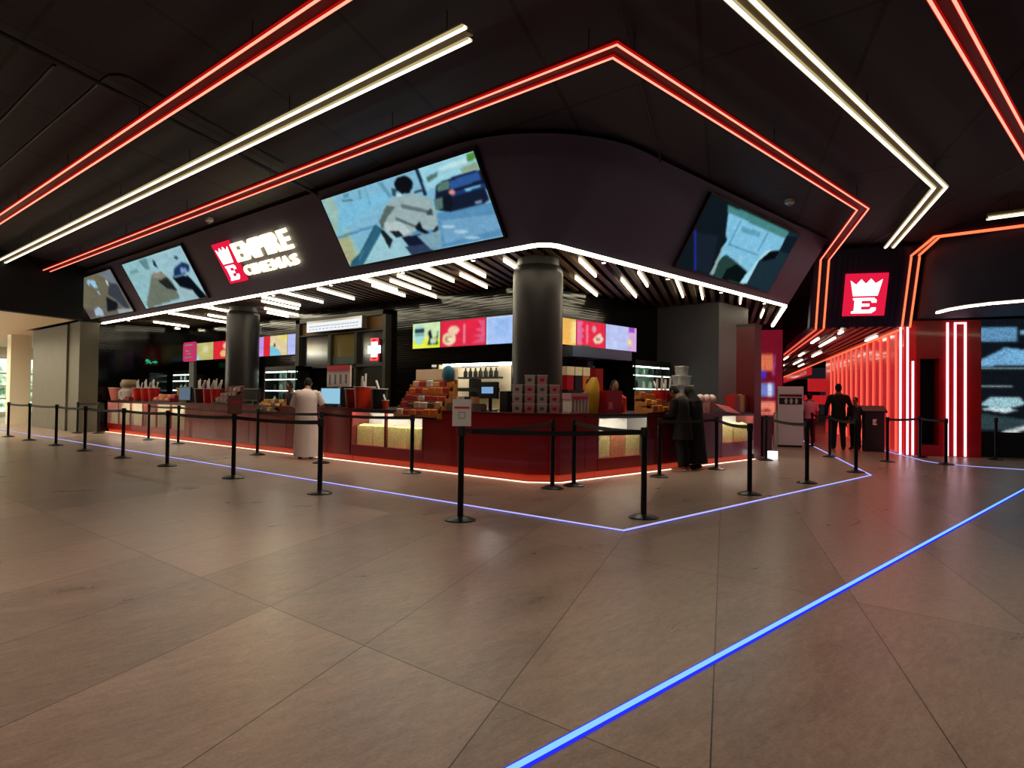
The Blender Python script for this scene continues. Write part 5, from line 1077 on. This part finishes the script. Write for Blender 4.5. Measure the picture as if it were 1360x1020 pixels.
    for g in outfit or []:
        kind, m_ = g[0], g[1]; q = MB()
        if kind == 'shoe_mat': continue
        if kind == 'shirt':
            q.loft([(0,0,0.86,0.185,0.145),(0,0,0.95,0.185,0.145),(0,0,1.10,0.17,0.135),(0,-0.01,1.25,0.19,0.15),(0,-0.015,1.36,0.215,0.13),(0,-0.015,1.43,0.16,0.095),(0,-0.005,1.475,0.075,0.07)], 20); q.warp(bend)
            for s_ in 'lr':
                sh, el, wr = [Vector(v_) for v_ in arm_pts[s_]]; f = g[2] if len(g) > 2 else 1.0
                end = [sh, sh+(el-sh)*0.5, el] if f >= 0.5 else [sh, sh+(el-sh)*0.6]
                rs = [0.085, 0.068, 0.058] if f >= 0.5 else [0.085, 0.07]
                if f >= 1: end += [el+(wr-el)*0.5, el+(wr-el)*0.95]; rs += [0.052, 0.044]
                q.taper(end, rs, 12); q.sph(sh-Vector((0.02*(1 if sh.x > 0 else -1), 0, 0.012)), (rs[0]*0.9,)*3, 14, 10)
        elif kind == 'trousers':
            q.loft([(0,0,0.80,0.17,0.13),(0,0,0.92,0.172,0.135),(0,0,1.0,0.16,0.125)], 18)
            for s_ in 'lr':
                hp, kn, cf, an = [Vector(v_) for v_ in leg_pts[s_]]; q.taper([hp+Vector((0,0,-0.02)), kn+Vector((0,0,0.05)), kn, cf, an+Vector((0,0,-0.02))], [0.105, 0.08, 0.075, 0.07, 0.062], 12)
        elif kind == 'robe':
            q.loft([(g[2],0.0,g[3],0.315,0.21),(g[2]*0.6,0,0.4,0.28,0.185),(g[2]*0.3,0,0.7,0.25,0.17),(0,0,0.92,0.225,0.16),(0,0,1.10,0.22,0.155),(0,-0.01,1.25,0.235,0.16),(0,-0.015,1.36,0.245,0.145),(0,-0.015,1.43,0.165,0.1),(0,-0.005,1.485,0.072,0.07)], 28)
            amp = 0.014
            q.v = [tuple(Vector(v_)*1.0+Vector((v_[0], v_[1], 0)).normalized()*(amp*math.sin(9*math.atan2(v_[1], v_[0]-g[2]*0.4))*sm(1.0, 0.2, v_[2]) if Vector((v_[0], v_[1], 0)).length > 0 else 0)) for v_ in q.v]; q.warp(bend)
            f = g[4]
            for s_ in 'lr':
                sh, el, wr = [Vector(v_) for v_ in arm_pts[s_]]; ff = f if not isinstance(f, dict) else f[s_]
                end = [sh, sh+(el-sh)*0.5, el]; rs = [0.09, 0.082, 0.075]
                if ff >= 1: end += [el+(wr-el)*0.5, el+(wr-el)*0.95]; rs += [0.068, 0.062]
                q.taper(end, rs, 12); q.sph(sh-Vector((0.02*(1 if sh.x > 0 else -1), 0, 0.012)), (rs[0]*0.9,)*3, 14, 10)
        elif kind == 'apron':
            q.loft([(0,0.005,0.6,0.185,0.15),(0,0.005,0.95,0.19,0.152),(0,0.005,1.22,0.195,0.158)], 18); q.warp(bend)
        elif kind == 'coat':
            q.loft([(0,0,0.62,0.25,0.19),(0,0,0.85,0.215,0.165),(0,0,1.0,0.205,0.16),(0,0,1.12,0.195,0.15),(0,-0.01,1.26,0.21,0.16),(0,-0.015,1.37,0.226,0.14),(0,-0.015,1.44,0.165,0.105),(0,-0.005,1.485,0.08,0.075)], 20); q.warp(bend)
            for s_ in 'lr':
                sh, el, wr = [Vector(v_) for v_ in arm_pts[s_]]; q.taper([sh, sh+(el-sh)*0.5, el, el+(wr-el)*0.5, el+(wr-el)*0.95], [0.09, 0.078, 0.068, 0.06, 0.05], 12); q.sph(sh-Vector((0.02*(1 if sh.x > 0 else -1), 0, 0.012)), (0.08,)*3, 14, 10)
        q.warp(sc); q.build(kind, m_, t, world=False, sharp=70)
    for s_, sx in (('l', -1), ('r', 1)):
        an = Vector(leg_pts[s_][3]); q = MB(); z0 = 0.0
        q.taper([(an.x, an.y-0.06, 0.045), (an.x, an.y-0.02, 0.055), (an.x*1.05, an.y+0.08, 0.045), (an.x*1.1, an.y+0.17, 0.035), (an.x*1.1, an.y+0.20, 0.03)], [0.03, 0.05, 0.046, 0.042, 0.02], 10)
        q.v = [(x, y, max(0.003, z)) for x, y, z in q.v]; q.warp(sc)
        so = (outfit and [g for g in outfit if g[0] == 'shoe_mat']) or None
        sh_o = q.build('shoe', so[0][1] if so else C('shoe_black', (18,17,17), 0.5), t, world=False, sharp=70)
        if so: MB().taper([(an.x*k_, (an.y-0.09)*k_, 0.012), (an.x*1.08*k_, (an.y+0.20)*k_, 0.012)], [0.045, 0.045], 10, True, 0.25).warp(lambda p: Vector((p.x, p.y, max(0.001, min(p.z, 0.026))))).build('sole', WHITE, sh_o, world=False)
    return t
FACE_X, FACE_Y = -math.pi/2, 0.0        # facing the left counter (+x) or the right counter (+y)
human('man in a long white robe at the red counter, seen from behind', (7.92, 13.15, 0), -0.72, 1.70, SKIN, 0.16, 0.35, {'l': ((-0.29, 0.10, 1.15), (-0.22, 0.33, 1.10)), 'r': ((0.33, 0.10, 1.16), (0.28, 0.36, 1.11))}, None, [('robe', THOBE, 0.06, 0.05, {'l': 1, 'r': 0.5})], 'short')
SHB = C('shoe_orange', (206,90,50), 0.5)
human('person in black with orange trainers at the right counter, left of the pair', (11.98, 6.74, 0), FACE_Y, 1.63, SKIN2, 0.20, 0.45, {'l': ((-0.27, 0.10, 1.12), (-0.15, 0.32, 1.10)), 'r': ((0.26, 0.12, 1.12), (0.14, 0.33, 1.10))}, None, [('coat', CLOTHB), ('trousers', CLOTHB), ('shoe_mat', SHB)], 'short')
human('person in long black robe and head scarf at the right counter', (12.42, 6.72, 0), FACE_Y, 1.60, SKIN2, 0.14, 0.3, {'l': ((-0.25, 0.12, 1.12), (-0.15, 0.34, 1.10)), 'r': ((0.27, 0.10, 1.12), (0.18, 0.33, 1.10))}, None, [('robe', CLOTHB, 0.05, 0.12, 1)], 'scarf')
human('broad man in black walking into the red corridor, seen from behind', CP(21.75, -3.06), TH-math.pi/2, 1.84, SKIN2, 0.0, 0.05, {'l': ((-0.30, -0.05, 1.14), (-0.30, 0.04, 0.88)), 'r': ((0.30, -0.03, 1.14), (0.29, 0.08, 0.89))}, {'l': ((-0.10, 0.08, 0.50), (-0.11, 0.06, 0.09)), 'r': ((0.10, 0.0, 0.50), (0.11, -0.10, 0.10))}, [('shirt', CLOTHB, 1.0), ('trousers', CLOTHB)], 'short')
STR = C('cloth_striped', (70,60,66), 0.8)
human('shorter person in dark striped clothes between the walking man and the podium', CP(21.9, -3.52), TH-math.pi/2+2.6, 1.47, SKIN, 0.0, 0.1, None, None, [('shirt', STR, 1.0), ('trousers', CLOTHB)], 'short')
human('person in a pink top partly behind the grey kiosk', CP(24.6, -2.62), TH-math.pi/2, 1.60, SKIN, 0, 0, None, None, [('shirt', C('cloth_pink', (226,140,170), 0.8), 0.5), ('trousers', C('cloth_plum', (70,30,44), 0.8))], 'short')
human('distant person in muted rose clothes deeper in the corridor', CP(29, -3.05), TH-math.pi/2, 1.65, SKIN, 0, 0, None, None, [('shirt', C('cloth_rose', (150,70,90), 0.8), 1.0), ('trousers', C('cloth_wine', (90,34,50), 0.8))], 'short')
UNI = C('uniform_black', (26,24,28), 0.7); APR = C('apron_grey', (90,90,110), 0.7)
human('staff member in a cap and grey apron behind the right popcorn case, left one', (10.75, 8.05, 0), math.pi-0.5, 1.70, SKIN, 0.1, 0.2, None, None, [('shirt', C('uniform_red', (160,30,34), 0.7), 0.5), ('trousers', UNI), ('apron', APR)], 'cap')
human('staff member with long dark hair and red top behind the right counter, right one', (11.45, 7.95, 0), math.pi-0.6, 1.68, SKIN2, 0.05, 0.1, None, None, [('shirt', C('uniform_orange_red', (190,52,30), 0.7), 1.0), ('trousers', UNI)], 'long')
human('staff member in black behind the till right of the left column', (9.35, 16.2, 0), math.pi/2+0.3, 1.66, SKIN2, 0.1, 0.2, None, None, [('shirt', UNI, 1.0), ('trousers', UNI)], 'short')
# ================================================================== BELT STANCHIONS
def stanchion(label, x, y, to=None, sign=None, to2=None):
    t = thing('belt_stanchion', label, 'stanchion', (x, y, 0), 0, 'black belt stanchions')
    MB().loft([(x,y,0,0.165,0.165),(x,y,0.012,0.165,0.165),(x,y,0.03,0.12,0.12),(x,y,0.05,0.045,0.045)], 28).build('base', POLE, t)
    MB().cyl((x, y), 0.033, 0.04, 0.90, 18).build('pole', POLE, t)
    hd = MB().loft([(x,y,0.89,0.034,0.034),(x,y,0.90,0.042,0.042),(x,y,0.985,0.042,0.042),(x,y,1.0,0.034,0.034)], 18); hd.build('belt_head', BELT, t)
    for q in (to, to2):
        if q is None: continue
        a = Vector((x, y, 0.945)); b = Vector((q[0], q[1], 0.945)); d = (b-a); L_ = d.length; d.normalize(); a = a+d*0.04; b = b-d*0.045; n_ = Vector((-d.y, d.x, 0)); m = MB(); vs = []; fs = []
        N_ = 10
        for i in range(N_+1):
            f = i/N_; c = a+(b-a)*f-Vector((0, 0, 0.022*L_/2.4*4*f*(1-f)))
            for dz, dn in ((-0.026, -0.002), (0.026, -0.002), (0.026, 0.002), (-0.026, 0.002)): vs.append(c+Vector((0, 0, dz))+n_*dn)
        for i in range(N_):
            for k_ in range(4): fs.append((4*i+k_, 4*i+(k_+1) % 4, 4*i+4+(k_+1) % 4, 4*i+4+k_))
        fs += [(3, 2, 1, 0), (4*N_, 4*N_+1, 4*N_+2, 4*N_+3)]
        m.add(vs, fs).build('belt', BELT, t, smooth=False)
    if sign:
        frm, sheet, band = sign; d = Vector((-x, -y, 0)).normalized(); r_ = Vector((-d.y, d.x, 0)); Z = Vector((0, 0, 1)); o = Vector((x, y, 1.0))+d*0.03
        f = MB(); f.obox(o-r_*0.10+Z*0.0, r_*0.20, d*0.015, Z*0.285); s_ = f.build('sign_frame', frm, t, smooth=False)
        MB().obox(o-r_*0.09+Z*0.012+d*0.015, r_*0.18, d*0.002, Z*0.26).build('sign_sheet', sheet, s_, smooth=False)
        mk_ = MB(); mk_.obox(o-r_*0.08+Z*0.185+d*0.017, r_*0.16, d*0.001, Z*0.022); mk_.build('red_band', band, s_, smooth=False)
        sq = MB()
        for a_, b_, w_, h_ in ((-0.035, 0.08, 0.07, 0.006), (-0.035, 0.144, 0.07, 0.006), (-0.035, 0.08, 0.006, 0.07), (0.029, 0.08, 0.006, 0.07)): sq.obox(o+r_*a_+Z*b_+d*0.017, r_*w_, d*0.001, Z*h_)
        sq.build('square_outline', LABELGREY, s_, smooth=False)
    return t
PAPER = C('paper_white', (214,210,206), 0.6)
FR = [(5.20, 5.55), (5.24, 8.33), (5.22, 10.75), (5.21, 13.28), (5.20, 15.45), (5.20, 17.8), (5.21, 20.0), (5.22, 22.45), (5.18, 24.5)]
for i, (x, y) in enumerate(FR):
    nxt = FR[i+1] if 1 <= i < len(FR)-1 else None
    lb = 'black belt stanchion nearest the camera, holding a white sign frame' if i == 0 else 'front left queue stanchion holding a reddish sign frame' if i == 2 else 'front left queue stanchion, %s to the left of the one holding the white sign' % ORD[i-1]
    stanchion(lb, x, y, nxt, (PAPER, PAPER, LABELRED) if i == 0 else (C('frame_rust', (110,60,52)), C('sheet_rust', (140,84,74), 0.5), LABELRED) if i == 2 else None, {0: (8.02, 6.62)}.get(i))
RGT = [(6.80, 4.30), (9.62, 4.36), (11.70, 4.34), (14.25, 4.38)]
stanchion('black belt stanchion at the corner of the floor light line, right of the sign stanchion', *RGT[0], (5.24, 5.50), None, (8.50, 6.60))
stanchion('right queue stanchion next to the floor light line, second from the light line corner', *RGT[1], (12.66, 6.40))
stanchion('right queue stanchion in front of the grey kiosk beside the light line', *RGT[2], (15.52, 6.66))
stanchion('right queue stanchion at the far bend of the floor light line', *RGT[3], (17.75, 6.05))
BK = [(7.28, 25.70), (7.72, 25.15), (7.72, 21.0), (7.72, 19.0), (7.62, 14.60), (7.62, 12.08), (7.82, 9.58)]
for i, (x, y) in enumerate(BK):
    lb = ('stanchion close to the counter, %s from the far left end' % ORD[i]) if i < 5 else ('stanchion close to the counter just right of the customer in white', 'stanchion in front of the left popcorn case')[i-5]
    stanchion(lb, x, y, BK[i+1] if i in (0, 2, 3, 4, 5) else None)
stanchion('stanchion in front of the clipped counter corner, left of the two', 8.02, 6.62)
stanchion('stanchion in front of the clipped counter corner, right of the two', 8.50, 6.60)
stanchion('stanchion close to the counter just left of the customers in black', 10.60, 6.40, (12.66, 6.40))
stanchion('stanchion close to the counter just right of the customers in black', 12.66, 6.40)
stanchion('stanchion beside the white block at the right end of the counter', 15.52, 6.66)
stanchion('stanchion on the floor light line at the left of the corridor mouth', 17.75, 6.05, CP(22.85, -2.50)[:2])
stanchion('stanchion inside the corridor mouth behind the kiosk', *CP(22.85, -2.50)[:2])
stanchion('stanchion in front of the usher podium', 17.45, 4.70, (19.6, 4.55))
stanchion('stanchion in front of the corner of the red portal wall', 19.6, 4.55, (17.71, 3.61))
stanchion('stanchion in front of the dark doorway at the curve of the floor light line', 17.71, 3.61)
stanchion('stanchion before the video wall at the right edge of the photo', 20.3, 3.10)
# ================================================================== CAMERA, WORLD, VIEW
F_PX, PITCH_, ROLL_, YAW_ = 946.5, R(1.1645), R(0.782), R(42.873)
fw = Vector((0, math.cos(PITCH_), math.sin(PITCH_))); u0 = Vector((0, -math.sin(PITCH_), math.cos(PITCH_))); r0 = Vector((1, 0, 0))
rr_ = r0*math.cos(ROLL_)+u0*math.sin(ROLL_); uu_ = u0*math.cos(ROLL_)-r0*math.sin(ROLL_)
sY, cY = math.sin(YAW_), math.cos(YAW_); tw = lambda v: Vector((v.x*sY+v.y*cY, -v.x*cY+v.y*sY, v.z))
cam = bpy.data.cameras.new('camera'); co = bpy.data.objects.new('camera', cam); COL.objects.link(co)
X_, Y_, Z_ = tw(rr_), tw(uu_), -tw(fw)
co.matrix_world = Matrix(((X_.x, Y_.x, Z_.x, 0), (X_.y, Y_.y, Z_.y, 0), (X_.z, Y_.z, Z_.z, 1.30), (0, 0, 0, 1)))
cam.sensor_fit = 'HORIZONTAL'; cam.sensor_width = 36.0; cam.lens = F_PX/1360*36.0; cam.clip_start = 0.05; cam.clip_end = 300
SC.camera = co
wd = bpy.data.worlds.new('world'); SC.world = wd; wd.use_nodes = True
wd.node_tree.nodes['Background'].inputs[0].default_value = (0.02, 0.018, 0.024, 1); wd.node_tree.nodes['Background'].inputs[1].default_value = 0.5
SC.view_settings.view_transform = 'Standard'; SC.view_settings.look = 'None'; SC.view_settings.exposure = 0.0; SC.view_settings.gamma = 1.0
SC.view_settings.use_curve_mapping = False
SC.cycles.use_denoising = True
SC.cycles.max_bounces = 8; SC.cycles.diffuse_bounces = 3; SC.cycles.glossy_bounces = 4; SC.cycles.transparent_max_bounces = 12
SC.cycles.sample_clamp_indirect = 4.0; SC.cycles.caustics_reflective = False; SC.cycles.caustics_refractive = False
